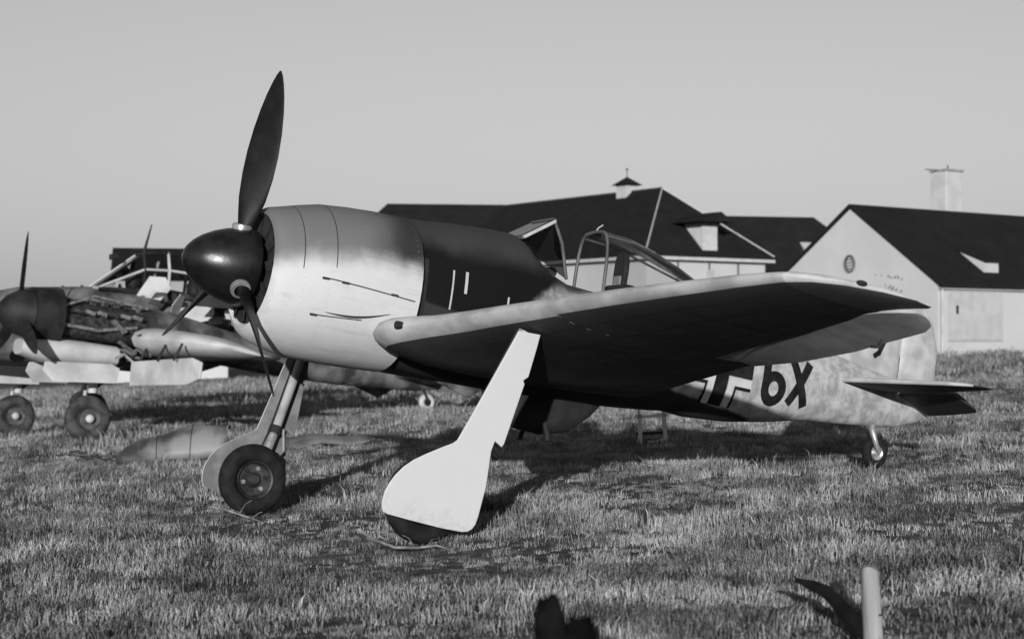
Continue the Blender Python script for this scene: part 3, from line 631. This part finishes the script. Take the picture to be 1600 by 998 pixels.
for sd in (-1, 1):
    s1 = fins([(sd*.10, 7.34, 8.22, .12), (sd*.9, 7.50, 8.18, .12), (sd*1.45, 7.64, 8.08, .12), (sd*1.68, 7.76, 8.02, .12), (sd*1.74, 7.86, 7.96, .12)], 'tailplane', [K_under_shade], .10, 'z')  # tailplane carries the painted underside shade all round
    MB().tube([(7.34, sd*.12, .122), (7.50, sd*.9, .122), (7.64, sd*1.45, .122), (7.76, sd*1.68, .122)], [.030, .028, .022, .014], 10).build('leading_edge', K_fin, s1, 50)
    mb = MB(); rg = []
    for y, xh, L_ in ((.14, 8.235, .50), (.5, 8.215, .48), (.95, 8.195, .42), (1.0, 8.19, .36)):
        d = Vector((math.cos(.36), 0, -math.sin(.36))); n_ = Vector((d.z, 0, -d.x)); h = Vector((xh, sd*y, .115)); e = h+d*L_
        rg.append([h+n_*.03, e+n_*.004, e-n_*.004, h-n_*.03])
    mb.loft(rg).build('elevator', K_under_shade, s1, 40)
# tail wheel
tw = Vector((8.10, 0, -.565)); prof = [(.052*math.cos(2*math.pi*i/20), .118+.052*math.sin(2*math.pi*i/20)) for i in range(21)]
tl = MB().lathe(prof, tw, (0, 1, 0), 30).build('tail_wheel', K_tyre, root, 60)
for s2 in (-1, 1):
    MB().lathe([(s2*.03, .085), (s2*.042, .08), (s2*.02, .05), (s2*.045, .03), (s2*.05, .0)], tw, (0, 1, 0), 24).build('rim', K_metal, tl, 40)
MB().tube([(8.02, 0, -.25), (7.98, -.07, -.36), (8.03, -.085, -.48), tw+Vector((0, -.08, 0))], [.04, .035, .028, .022], 10).build('tail_wheel_fork', K_metal, root, 40)
MB().tube([tw+Vector((0, -.085, 0)), tw+Vector((0, .085, 0))], .018, 8).build('tail_wheel_axle', K_metal, root, 40)

# ------------------------------------------------------------------ the wrecked twin-engine aircraft behind
W_lite = mat('wreck_pale_paint', .48, .6, .34, 2.2, .15, 8, lo=.35, hi=.65)
W_mid = mat('wreck_mottled_paint', .025, .65, .15, 2.0, .15, 8, lo=.40, hi=.64)
W_dark = mat('wreck_dark_paint', .008, .6, .02, 3, .1, 10, spec=.25)
W_eng = mat('oily_engine_metal', .018, .5, .06, 9, .5, 26, metal=.4)
W_pipe = mat('bare_pipe_metal', .30, .4, .14, 10, .2, 30, metal=.5)
W_glass = glass_mat('wreck_canopy_glass', .75)
BASE2 = (0, 0, 0)
TW = thing('twin_engine_aircraft', field_mat(4.6, 21.15, 0, math.radians(3)), 'wrecked twin engine aircraft with open engine and pale gear doors behind the fighter nose', 'aircraft')
TP = Matrix.Rotation(.15, 4, 'Y')                               # tail-down attitude; local origin on the ground between the wheels
def w2(x, y, z): return Vector((x*math.cos(.15)+z*math.sin(.15), y, -x*math.sin(.15)+z*math.cos(.15)))
def sup2(x, top, bot, hw, y0=0, n=2.3, N=28):
    m, h = (top+bot)/2, (top-bot)/2; r = []
    for j in range(N):
        t = 2*math.pi*j/N; c, s = math.cos(t), math.sin(t)
        r.append(w2(x, y0+hw*math.copysign(abs(c)**(2/n), c), m+h*math.copysign(abs(s)**(2/n), s)))
    return r
# local: x aft from the wheel axle, z up from the ground (before the tail-down rotation)
fz = MB().loft([sup2(*q) for q in [(-2.6, 2.3, 1.7, .2), (-2.1, 2.7, 1.5, .45), (-1.0, 3.05, 1.5, .55), (.5, 3.25, 1.65, .58), (2.2, 3.42, 1.85, .56), (3.6, 3.32, 1.9, .5), (5.0, 2.95, 1.8, .42), (6.5, 2.55, 1.75, .32), (8.6, 2.25, 1.8, .18), (9.3, 2.1, 1.9, .06)]]).build('fuselage', W_mid, TW, 45)
# long greenhouse canopy: bows, rails, panes
bows = [(.55, 3.22, .44), (1.55, 4.08, .42), (2.1, 4.16, .42), (2.8, 4.15, .42), (3.5, 3.98, .38), (4.3, 3.5, .32), (4.9, 3.0, .28)]
def bow(x, top, hw, b=3.2):
    b = b if x < 3.6 else b-.30*(x-3.6)
    return [w2(x, -hw, b), w2(x, -hw*.92, b+(top-b)*.6), w2(x, -hw*.55, top), w2(x, hw*.55, top), w2(x, hw*.92, b+(top-b)*.6), w2(x, hw, b)]
bw_ = [bow(*b) for b in bows]
cn = MB().loft(bw_, (False, False), closed=False).build('canopy', W_glass, TW, 20)
for k, b in enumerate(bw_): MB().tube(b, .035, 6).build('canopy_bow', W_lite if k in (0, 2) else W_dark, cn, 40)
for k in (0, 1, 2, 3, 4, 5): MB().tube([b[k] for b in bw_], .03, 6).build('canopy_rail', W_lite if k in (1, 3) else W_dark, cn, 40)
MB().tube([w2(1.62, 0, 4.05), w2(1.75, 0, 4.75)], [.04, .015], 8).build('aerial_mast', W_dark, TW, 40)
MB().obox(w2(.95, -.1, 3.95), (.1, 0, .02), (0, .05, 0), (0, 0, .06)).build('mirror', W_dark, TW, 0, bevel=.01)
for x in (1.5, 2.9):
    MB().lathe([(0, .16), (.12, .19), (.3, .17), (.42, .08), (.45, .01)], w2(x, 0, 3.3), (0, 0, 1), 12, (True, False)).build('seat_headrest', W_dark, TW, 40)
# nacelles with exposed engine, spinner, propeller, gear
def nacelle(y, near):
    x0 = -1.68; zc = 2.36
    pr = MB().loft([sup2(x0+.25, zc+.52, zc-.52, .5, y), sup2(x0+.8, zc+.55, zc-.56, .52, y)]).build('cowl_ring', W_dark, TW, 45)
    MB().lathe([(0, .0), (.03, .16), (.15, .30), (.35, .42), (.6, .49)], w2(x0-.36, y, zc), w2(1, 0, 0), 24, (False, True)).build('spinner', W_dark, TW, 40)
    for a in (2, 122, 242):
        a = math.radians(a); d = w2(0, -math.sin(a), math.cos(a)); t = w2(.6, math.cos(a)*.8, math.sin(a)*.8).normalized(); n_ = d.cross(t); rg = []; o = w2(x0+.05, y, zc)
        for R_, ch, th in ((.25, .12, .1), (.5, .22, .05), (.85, .25, .03), (1.2, .2, .02), (1.45, .12, .012), (1.56, .03, .006)):
            rg.append([o+d*R_+t*(ch/2*math.cos(2*math.pi*j/10))+n_*(th/2*math.sin(2*math.pi*j/10)) for j in range(10)])
        MB().loft(rg).build('propeller_blade', W_dark, TW, 50)
    eng = MB().loft([sup2(x0+.74, zc+.3, zc-.35, .3, y), sup2(x0+1.2, zc+.32, zc-.38, .32, y), sup2(x0+2.3, zc+.3, zc-.4, .32, y), sup2(x0+2.6, zc+.2, zc-.4, .3, y)]).build('engine_block', W_eng, TW, 40)
    for k in range(6):
        xx = x0+.95+k*.24
        for s in (-1, 1):
            MB().tube([w2(xx, y+s*.3, zc+.1), w2(xx+.06, y+s*.43, zc+.14), w2(xx+.2, y+s*.47, zc+.10)], .045, 8).build('exhaust_stub', W_pipe if k % 3 else W_eng, eng, 40)
        MB().obox(w2(xx, y, zc+.33), w2(.07, 0, 0), (0, .2, 0), w2(0, 0, .05)).build('rocker_cover', W_eng, eng, 0, bevel=.02)
    for s in (-1, 1):
        MB().tube([w2(x0+.8, y+s*.34, zc-.15), w2(x0+1.5, y+s*.40, zc-.2), w2(x0+2.3, y+s*.36, zc-.06)], .035, 8).build('coolant_pipe', W_pipe, eng, 40)
        MB().tube([w2(x0+.8, y+s*.28, zc+.2), w2(x0+1.4, y+s*.3, zc+.46), w2(x0+2.5, y+s*.34, zc+.34)], .03, 8).build('engine_bearer', W_pipe, eng, 40)
    low = [sup2(x0+.1, zc-.50, zc-.80, .30, y), sup2(x0+.5, zc-.42, zc-.92, .38, y), sup2(x0+1.3, zc-.42, zc-.92, .40, y), sup2(x0+2.0, zc-.45, zc-.85, .38, y)]
    MB().loft(low).build('lower_cowling', W_lite, TW, 45)
    MB().loft([sup2(x0+2.55, zc+.38, zc-.6, .42, y), sup2(x0+3.2, zc+.34, zc-.62, .42, y), sup2(x0+4.5, zc+.1, zc-.5, .34, y), sup2(x0+5.6, zc-.15, zc-.35, .1, y)]).build('nacelle_body', W_mid, TW, 45)
    # wheel: axle at the local origin height
    hub = Vector((.0, y, .455)); prof = [(.13*math.cos(2*math.pi*i/22), .33+.13*math.sin(2*math.pi*i/22)) for i in range(23)]
    wh = MB().lathe(prof, hub, (0, 1, 0), 40).build('wheel', mat('wreck_tyre', .02, .8, .06, 5, .2, 30), TW, 60)
    for s in (-1, 1):
        MB().lathe([(s*.08, .225), (s*.11, .22), (s*.06, .19), (s*.055, .09), (s*.12, .085), (s*.13, .06), (s*.13, 0)], hub, (0, 1, 0), 32).build('rim', mat('wreck_rim', .05, .6, .1, 6), wh, 40)
        MB().lathe([(s*.13, .085), (s*.16, .08), (s*.19, .05), (s*.195, .0)], hub, (0, 1, 0), 18).build('hub_cap', W_lite, wh, 40)
    for s in (1,): MB().tube([hub+Vector((0, s*.2, 0)), hub+Vector((.05, s*.2, .55)), Vector((.12, y+s*.1, 1.0))], .035, 8).build('wheel_fork', W_lite, TW, 40)
    MB().tube([Vector((.12, y, .95)), Vector((.2, y, 1.7))], [.09, .1], 12).build('gear_leg', W_lite, TW, 40)
    MB().tube([Vector((.12, y, 1.0)), Vector((1.1, y, 1.7))], .04, 8).build('drag_strut', W_dark, TW, 40)
    for s in (-1, 1):                                            # hanging gear doors
        pts = [Vector((-.95, y+s*.46, 1.62)), Vector((.35, y+s*.46, 1.50)), Vector((.50, y+s*.52, 1.40)), Vector((.38, y+s*.60, 1.12)), Vector((-.85, y+s*.60, 1.22)), Vector((-1.02, y+s*.5, 1.45))]
        MB().prism(pts, (0, .025*s, 0)).build('gear_door', W_lite, TW, 0, bevel=.008)
nacelle(-2.32, True); nacelle(2.32, False)
# wings: inner section, torn port stub, starboard outer
def af2(y, xl, xt, zl, th):
    r = []; N = 10
    for i in range(N+1):
        u = (1-math.cos(math.pi*i/N))/2; t = 5*th*(.2969*math.sqrt(u)-.126*u-.3516*u*u+.2843*u**3-.1015*u**4)+.002; r.append((xl+(xt-xl)*u, zl-.12*u, t))
    return [w2(x, y, z+t) for x, z, t in reversed(r)]+[w2(x, y, z-t) for x, z, t in r[1:]]
MB().loft([af2(-1.9, .2, 2.9, 1.95, .36), af2(0, .1, 3.1, 1.8, .4), af2(1.9, .2, 2.9, 1.95, .36)]).build('centre_wing', W_mid, TW, 40)
pw = MB().loft([af2(-2.75, .5, 2.9, 2.08, .58), af2(-3.8, .66, 2.75, 2.04, .50), af2(-4.7, .84, 2.6, 2.0, .40), af2(-5.2, 1.15, 2.4, 1.97, .22), af2(-5.32, 1.4, 2.2, 1.97, .08)]).build('wing', W_lite, TW, 40, label='pale torn wing stub nearest the camera')
MB().loft([af2(2.75, .55, 2.9, 1.98, .34), af2(5.3, .95, 2.5, 2.12, .26), af2(8.0, 1.4, 2.3, 2.3, .14)]).build('wing', W_mid, TW, 40)
MB().prism([w2(.50, -2.85, 1.62), w2(.75, -5.2, 1.68), w2(.85, -5.45, 1.60), w2(.84, -5.45, 1.30), w2(.74, -5.1, 1.18), w2(.50, -2.85, 1.14)], w2(.05, 0, .01)).build('hanging_slat_panel', W_lite, pw, 0, bevel=.02)
for y in (-3.1, -4.0, -4.8):
    MB().tube([w2(.72, y, 1.95), w2(.58, y, 1.62)], .025, 6).build('slat_bracket', W_dark, pw, 40)
# torn metal and bent ribs round the wing root
rn = random.Random(5)
for k in range(9):
    a = w2(.3+rn.uniform(0, 1.2), -2.72-rn.uniform(0, .25), 1.5+rn.uniform(0, .7)); b = a+Vector((rn.uniform(-.4, .4), rn.uniform(-.3, .1), rn.uniform(-.4, .3)))
    MB().bar(a, b, rn.uniform(.05, .16), .012, up=(rn.random(), rn.random(), 1)).build('torn_strip', rn.choice((W_lite, W_dark, W_pipe)), TW, 0)
for k in range(34):
    a = w2(1.3+rn.uniform(0, 3.9), -.9-rn.uniform(0, 1.6), 2.70+rn.uniform(0, .62)); d = Vector((rn.uniform(-.7, .9), rn.uniform(-.5, .3), rn.uniform(-.25, .3)))
    sd_ = Vector((rn.uniform(-.2, .2), rn.uniform(-.3, .3), rn.uniform(.08, .28))); n3 = d.cross(sd_).normalized()*.015
    MB().prism([a-d*.5-sd_, a+d*.45-sd_*.8, a+d*.6+sd_*.3, a+d*.2+sd_, a-d*.4+sd_*.7], n3).build('torn_panel', rn.choice((W_lite, W_lite, W_dark, W_dark, W_mid)), TW, 0)
MB().prism([w2(3.0, -1.2, 2.35), w2(5.4, -1.5, 2.3), w2(5.6, -1.5, 2.75), w2(4.6, -1.25, 2.95), w2(3.4, -1.1, 2.8)], (0, .03, 0)).build('loose_flap', W_dark, TW, 0, bevel=.008)
# twin fins, tailplane, tail wheel
tp = MB().loft([af2(-2.0, 8.0, 9.1, 2.15, .10), af2(0, 7.9, 9.2, 2.1, .14), af2(2.0, 8.0, 9.1, 2.15, .10)]).build('tailplane', W_mid, TW, 40)
for s in (-1, 1):
    q = [(7.9, 1.95), (7.75, 2.3), (8.0, 3.0), (8.4, 3.25), (8.95, 3.2), (9.3, 2.6), (9.2, 1.9), (8.8, 1.65)]
    MB().prism([w2(x, s*2.05, z) for x, z in q], (0, .08*s, 0)).build('fin', W_mid, TW, 0, bevel=.03)
htw = Vector((9.1, 0, .21)); MB().lathe([(.07*math.cos(2*math.pi*i/16), .14+.07*math.sin(2*math.pi*i/16)) for i in range(17)], htw, (0, 1, 0), 26).build('tail_wheel', W_lite, TW, 60)
MB().lathe([(-.06, .09), (-.065, 0)], htw, (0, 1, 0), 16).build('tail_wheel_hub', W_dark, TW, 40)
MB().tube([htw+Vector((0, -.1, 0)), htw+Vector((-.1, -.05, .3)), w2(8.6, 0, 1.9)], .035, 8).build('tail_wheel_fork', W_dark, TW, 40)

# ------------------------------------------------------------------ a second wreck standing further back: an open fuselage frame
S2 = thing('fuselage_wreck', field_mat(9.5, 31.0, 0, math.radians(-12)), 'stripped fuselage wreck with bent tail fin beyond the twin engine aircraft', 'aircraft wreck')
fz2 = MB().loft([[Vector((x, hw*math.cos(2*math.pi*j/20), zc+h*math.sin(2*math.pi*j/20))) for j in range(20)] for x, zc, h, hw in ((-3, 2.6, .25, .2), (-2.4, 2.5, .6, .5), (0, 2.4, .75, .6), (3, 2.35, .6, .5), (6, 2.3, .35, .25), (7.5, 2.3, .2, .1))]).build('fuselage', W_lite, S2, 45)
MB().prism([(5.9, 0, 2.4), (6.3, 0, 3.9), (7.0, 0, 4.1), (7.6, 0, 2.3)], (0, .08, 0)).build('fin', W_mid, S2, 0, bevel=.03)
for s in (-1, 1):
    MB().prism([(-.8, s*.5, 2.1), (1.6, s*.5, 2.1), (1.0, s*4.5, 2.35), (-.2, s*4.5, 2.35)], (0, 0, .2)).build('wing', W_mid, S2, 0, bevel=.06)
    MB().tube([(-.9, s*1.3, 2.1), (-1.1, s*1.5, .4)], .07, 8).build('gear_leg', W_dark, S2, 40)
    MB().lathe([(.09*math.cos(2*math.pi*i/16), .28+.09*math.sin(2*math.pi*i/16)) for i in range(17)], (-1.1, s*1.6, .37), (0, 1, 0), 26).build('wheel', W_dark, S2, 60)
MB().tube([(7.0, 0, 2.2), (7.2, 0, .2)], .06, 8).build('tail_strut', W_dark, S2, 40)
for k in range(5):
    MB().tube([Vector((-1.6+k*.5, .5*math.cos(math.pi*i/8), 3.0+.6*math.sin(math.pi*i/8))) for i in range(9)], .03, 6).build('canopy_bow', W_dark, S2, 40)

# ------------------------------------------------------------------ sheet metal and small things on the field
def curved_sheet(name, label, cat, x, y, rz, L, wd, bulge, m, tilt=0.0, lift=.0):
    e = thing(name, field_mat(x, y, gh(x, y)+lift, rz) @ Matrix.Rotation(tilt, 4, 'X'), label, cat)
    return e
e = thing('engine_cowling_panel', field_mat(3.72, 11.1, 0, math.radians(-24)) @ Matrix.Scale(.82, 4), 'loose curved cowling panel lying on the grass left of the far wheel', 'cowling panel')
rg = []
for i in range(17):
    u = i/16; r = []; hgt = .72*min(1, .30+.9*u**.7)*(1-.10*u); wy = .62*min(1, .35+.9*u**.6)
    for j in range(13):
        t = math.pi*(.02+.70*j/12); lift = .02*math.sin(i*.9+j*.6)+.03*math.sin(j*2.3)*(i == 16)
        r.append(Vector((-1.0+1.95*u+.10*math.sin(t)*(u-.3)+.05*(j/12)*u, -wy*math.cos(t), -.02+hgt*math.sin(t)**.75+lift)))
    rg.append(r)
sh = MB().loft(rg, (True, False), closed=False).build('panel_skin', mat('cowling_sheet', .04, .55, .20, 1.3, .2, 7, lo=.40, hi=.58), e, 60)
sh.modifiers.new('thick', 'SOLIDIFY').thickness = .015
MB().tube(rg[-1], .018, 6).build('panel_edge', W_pipe, e, 40)
MB().tube([r_[-1] for r_ in rg], .014, 6).build('panel_edge', W_dark, e, 40)
for u in (6, 11): MB().tube([p+Vector((0, -.004, .004)) for p in rg[u]], .008, 6).build('panel_rib', W_dark, e, 40)
e = thing('metal_sheet', field_mat(6.3, 12.0, 0, math.radians(-14)), 'bent dark metal sheet lying flat behind the far wheel', 'metal sheet')
rg = [[Vector((-1.0+2.0*i/10, -.5+1.0*j/6, .04+.20*math.sin(math.pi*j/6)*(1-.5*i/10)+.03*math.sin(i*1.3))) for j in range(7)] for i in range(11)]
sh = MB().loft(rg, (False, False), closed=False).build('sheet_skin', mat('dull_sheet', .08, .6, .16, 3, .2, 9), e, 60); sh.modifiers.new('thick', 'SOLIDIFY').thickness = .012
MB().tube([r[0] for r in rg], .012, 6).build('rolled_edge', W_pipe, e, 40)
# pale work trestle under the rear fuselage
e = thing('work_trestle', field_mat(9.2, 6.15, 0, math.radians(-28)) @ Matrix.Scale(1.15, 4), 'small pale trestle standing under the rear fuselage', 'trestle')
for s in (-1, 1):
    MB().bar((s*.16, 0, 0), (s*.15, 0, .58), .05, .05, up=(0, 1, 0)).build('leg', W_lite, e, 0, bevel=.005)
    MB().bar((s*.16, .05, 0), (s*.15, .3, .02), .05, .05).build('foot', W_lite, e, 0, bevel=.005)
MB().bar((-.2, 0, .36), (.2, 0, .36), .05, .05).build('rung', W_lite, e, 0, bevel=.005)
MB().bar((-.2, 0, .14), (.2, 0, .14), .04, .04).build('rung', W_dark, e, 0, bevel=.005)
MB().bar((-.05, .1, .02), (.22, .1, .03), .05, .03).build('base_board', W_lite, e, 0, bevel=.005)
# post with hanging strap, right foreground
M_wood = mat('weathered_post_wood', .15, .8, .38, 4, .5, 30, stretch=(1, 1, .15), lo=.35, hi=.62)
px, py = .91, -7.39
e = thing('wooden_post', field_mat(px, py, gh(px, py)-.1, .3), 'short pale wooden post standing in the right foreground', 'post')
rg = []
for k, (z, r) in enumerate(((0, .052), (.12, .051), (.25, .050), (.37, .049), (.46, .048), (.475, .043))):
    rg.append([Vector((r*math.cos(2*math.pi*j/14)*(1+.06*math.sin(j*2.1)), r*math.sin(2*math.pi*j/14)*(1+.06*math.cos(j*3.3)), z+(.012*math.sin(j) if k > 3 else 0))) for j in range(14)])
MB().loft(rg).build('post_shaft', M_wood, e, 50)
for z, a in ((.24, .2), (.17, 1.4)): MB().obox((.05*math.cos(a-1.8), .05*math.sin(a-1.8), z), (.012, .004, 0), (-.003, .01, 0), (0, 0, .004)).build('nail', W_dark, e, 0)
e = thing('rubber_strap', field_mat(.885, -7.34, gh(.885, -7.34), 0), 'curled black strap leaning against the pale post', 'strap')
SR = Vector((math.cos(YAW), -math.sin(YAW), 0)); SF = Vector((math.sin(YAW), math.cos(YAW), 0))
rr = [SR*a+SF*b+Vector((0, 0, c)) for a, b, c in ((-.31, .12, .31), (-.275, .11, .298), (-.22, .09, .278), (-.165, .07, .25), (-.12, .05, .205), (-.08, .03, .15), (-.04, .01, .09), (-.01, -.01, .02), (.01, -.02, -.05))]
wd = [.012, .018, .030, .036, .040, .044, .046, .040, .02]; rg = []
for i, p in enumerate(rr):
    d = (rr[min(i+1, 8)]-rr[max(i-1, 0)]).normalized(); s = SF.copy(); n_ = d.cross(s).normalized()
    rg.append([p+s*(.012*math.cos(2*math.pi*j/10))+n_*(wd[i]*math.sin(2*math.pi*j/10)) for j in range(10)])
MB().loft(rg).build('strap_band', mat('black_rubber_strap', .003, .85, .007, 8, spec=.08), e, 60)
# two blackened stakes close to the camera
def stake(lat, dep, h, r, label, sd):
    x = CAM.x+math.cos(YAW)*lat+math.sin(YAW)*dep; y = CAM.y-math.sin(YAW)*lat+math.cos(YAW)*dep
    e = thing('charred_stake', field_mat(x, y, gh(x, y)-.1, sd), label, 'stake', 'charred stakes close to the camera'); rn = random.Random(sd); rg = []; h += .1
    ph = [rn.uniform(0, 6) for _ in range(4)]
    for k in range(11):
        z = h*k/10; f = 1.0 if k < 8 else (.97 if k == 8 else .85 if k == 9 else .55)
        rg.append([Vector((r*f*math.cos(t)*(1+.10*math.sin(2*t+ph[0])+.05*math.sin(5*t+ph[1]+k*.5))+.008*math.sin(k*.8+ph[2]), r*f*math.sin(t)*(1+.10*math.cos(3*t+ph[3])), z-(.03 if k == 10 else 0)+.01*math.sin(3*t+ph[1])*(k > 7))) for t in [2*math.pi*j/18 for j in range(18)]])
    MB().loft(rg).build('stake_shaft', mat('charred_wood', .003, .95, .009, 8, .8, 25, spec=.05), e, 60)
    MB().lathe([(-.02, r*1.08), (.02, r*1.08)], (0, 0, h*.62), (0, 0, 1), 18).build('wire_binding', W_pipe, e, 40)
stake(.079, 5.2, .86, .057, 'taller black stake at the bottom centre of the foreground', 2)
stake(.165, 5.2, .79, .066, 'lower black stake right beside the taller one', 5)
# bent branches by the wheels
M_stick = mat('dry_branch', .10, .85, .24, 12, .3, 30)
def branch(label, pts, r, sd):
    p0 = Vector(pts[0]); e = thing('dry_branch', field_mat(p0.x, p0.y, 0, 0), label, 'branch', 'dry branches near the wheels'); rn = random.Random(sd)
    q = [Vector(p)-Vector((p0.x, p0.y, 0)) for p in pts]
    MB().tube(q, [r*(1-.5*i/(len(q)-1)) for i in range(len(q))], 7).build('stem', M_stick, e, 50)
    for k in range(5):
        m = q[rn.randrange(1, len(q)-1)].lerp(q[rn.randrange(1, len(q)-1)], rn.random()); d = Vector((rn.uniform(-.1, .1), rn.uniform(-.1, .1), rn.uniform(.0, .10)))
        MB().tube([m, m+d, m+d*1.6+Vector((rn.uniform(-.04, .04), 0, -.02))], [r*.4, r*.3, r*.12], 5).build('twig', M_stick, e, 50)
branch('bent dry branch on the grass in front of the far wheel', [(.70, 1.45, .16), (.80, 1.36, .13), (.92, 1.22, .07), (1.0, 1.08, .03), (1.04, 1.0, .0)], .013, 1)
branch('curved dry branch leaning beside the near wheel', [(.62, -1.95, .20), (.68, -2.06, .13), (.80, -2.20, .06), (.95, -2.30, .05), (1.08, -2.36, .06), (1.2, -2.40, .01)], .014, 2)

# ------------------------------------------------------------------ grass
def grass_mat():
    m = bpy.data.materials.new('dry_grass'); m.use_nodes = True; x = NX(m); b = x.n['Principled BSDF']; b.inputs['Roughness'].default_value = .8; b.inputs['Specular IOR Level'].default_value = .15
    g = x.n.new('ShaderNodeNewGeometry'); oi_ = x.n.new('ShaderNodeObjectInfo')
    a = x.ss(x.noise(g.outputs['Position'], .8, 5, .65), .40, .60); c = x.ss(x.noise(g.outputs['Position'], 5.0, 4, .6), .34, .66); hf = x.ss(x.noise(g.outputs['Position'], 60.0, 2, .5), .35, .65)
    f = x.m('ADD', x.m('MULTIPLY', a, .36), x.m('MULTIPLY', c, .26)); f = x.m('ADD', f, x.m('ADD', x.m('MULTIPLY', oi_.outputs['Random'], .22), x.m('MULTIPLY', hf, .25)))
    v = x.mix(x.m('POWER', f, 1.7), .010, .50); x.l.new(v, b.inputs['Base Color']); return m
GM = grass_mat()
src = bpy.data.collections.new('grass_tufts')
def tuft(seed, nb, rad, h):
    rn = random.Random(seed); mb = MB()
    for _ in range(nb):
        a = rn.uniform(0, 6.283); rr_ = rad*math.sqrt(rn.random()); bx_, by_ = rr_*math.cos(a), rr_*math.sin(a)
        hh = h*rn.uniform(.45, 1.15); ln = rn.uniform(.1, .75)*hh; la = rn.uniform(0, 6.283); w = rn.uniform(.0022, .0048); ta = rn.uniform(0, 6.283)
        tx, ty = math.cos(ta)*w, math.sin(ta)*w; lx, ly = math.cos(la)*ln, math.sin(la)*ln
        p = [(bx_-tx, by_-ty, -.02), (bx_+tx, by_+ty, -.02), (bx_+lx*.3+tx*.9, by_+ly*.3+ty*.9, hh*.55), (bx_+lx*.3-tx*.9, by_+ly*.3-ty*.9, hh*.55), (bx_+lx, by_+ly, hh*(1-.25*ln/hh))]
        mb.add(p, [(0, 1, 2, 3), (3, 2, 4)])
    me = bpy.data.meshes.new('grass_tuft'); me.from_pydata(mb.v, [], mb.f); me.materials.append(GM); o = bpy.data.objects.new('grass_tuft', me); src.objects.link(o)
for k in range(7): tuft(100+k, 26, .13, .055+.022*(k % 4))
tuft(120, 7, .10, .15); tuft(121, 40, .17, .03); tuft(122, 40, .17, .045)
pts, scs = [], []
rg_ = np.random.default_rng(11)
def keep_out(x, y):
    return False
for (d0, d1, den) in ((7.6, 12, 85), (12, 18, 60), (18, 28, 34), (28, 45, 12), (45, 95, 2.6)):
    hw0 = .36
    area = hw0*(d1*d1-d0*d0); n = int(area*den)
    D = np.sqrt(rg_.uniform(d0*d0, d1*d1, n)); lat = rg_.uniform(-hw0, hw0, n)*D
    for d, l in zip(D, lat):
        x = CAM.x+math.cos(YAW)*l+math.sin(YAW)*d; y = CAM.y-math.sin(YAW)*l+math.cos(YAW)*d
        nn = mnoise.noise(Vector((x*.5, y*.5, 9.1)))
        s = (.72+.8*nn+.5*mnoise.noise(Vector((x*1.7, y*1.7, 3.1)))+rg_.uniform(-.25, .35))*(1 if d < 18 else 1.15 if d < 28 else 1.7 if d < 45 else 3.0)
        s = max(s, .34)
        pts.append(tuple(field(x, y, gh(x, y)))); scs.append(s)
me = bpy.data.meshes.new('grass'); me.from_pydata(pts, [], [])
at_ = me.attributes.new('sc', 'FLOAT', 'POINT'); at_.data.foreach_set('value', scs)
gr = bpy.data.objects.new('grass', me); COL.objects.link(gr); tag(gr, 'rough dry grass covering the airfield', 'grass', kind='stuff')
ng = bpy.data.node_groups.new('scatter_grass', 'GeometryNodeTree')
ng.interface.new_socket('Geometry', in_out='INPUT', socket_type='NodeSocketGeometry'); ng.interface.new_socket('Geometry', in_out='OUTPUT', socket_type='NodeSocketGeometry')
N_ = ng.nodes; gi = N_.new('NodeGroupInput'); go = N_.new('NodeGroupOutput'); ip = N_.new('GeometryNodeInstanceOnPoints'); ci = N_.new('GeometryNodeCollectionInfo')
ci.inputs['Collection'].default_value = src; ci.inputs['Separate Children'].default_value = True; ci.inputs['Reset Children'].default_value = True
ip.inputs['Pick Instance'].default_value = True
rv = N_.new('FunctionNodeRandomValue'); rv.data_type = 'FLOAT_VECTOR'; rv.inputs[0].default_value = (-.12, -.12, 0); rv.inputs[1].default_value = (.12, .12, 6.283)
na = N_.new('GeometryNodeInputNamedAttribute'); na.data_type = 'FLOAT'; na.inputs['Name'].default_value = 'sc'
ng.links.new(gi.outputs[0], ip.inputs['Points']); ng.links.new(ci.outputs[0], ip.inputs['Instance']); ng.links.new(rv.outputs[0], ip.inputs['Rotation']); ng.links.new(na.outputs[0], ip.inputs['Scale']); ng.links.new(ip.outputs[0], go.inputs[0])
gr.modifiers.new('scatter', 'NODES').node_group = ng
for o in bpy.data.objects:
    if '_ac' in o: del o['_ac']
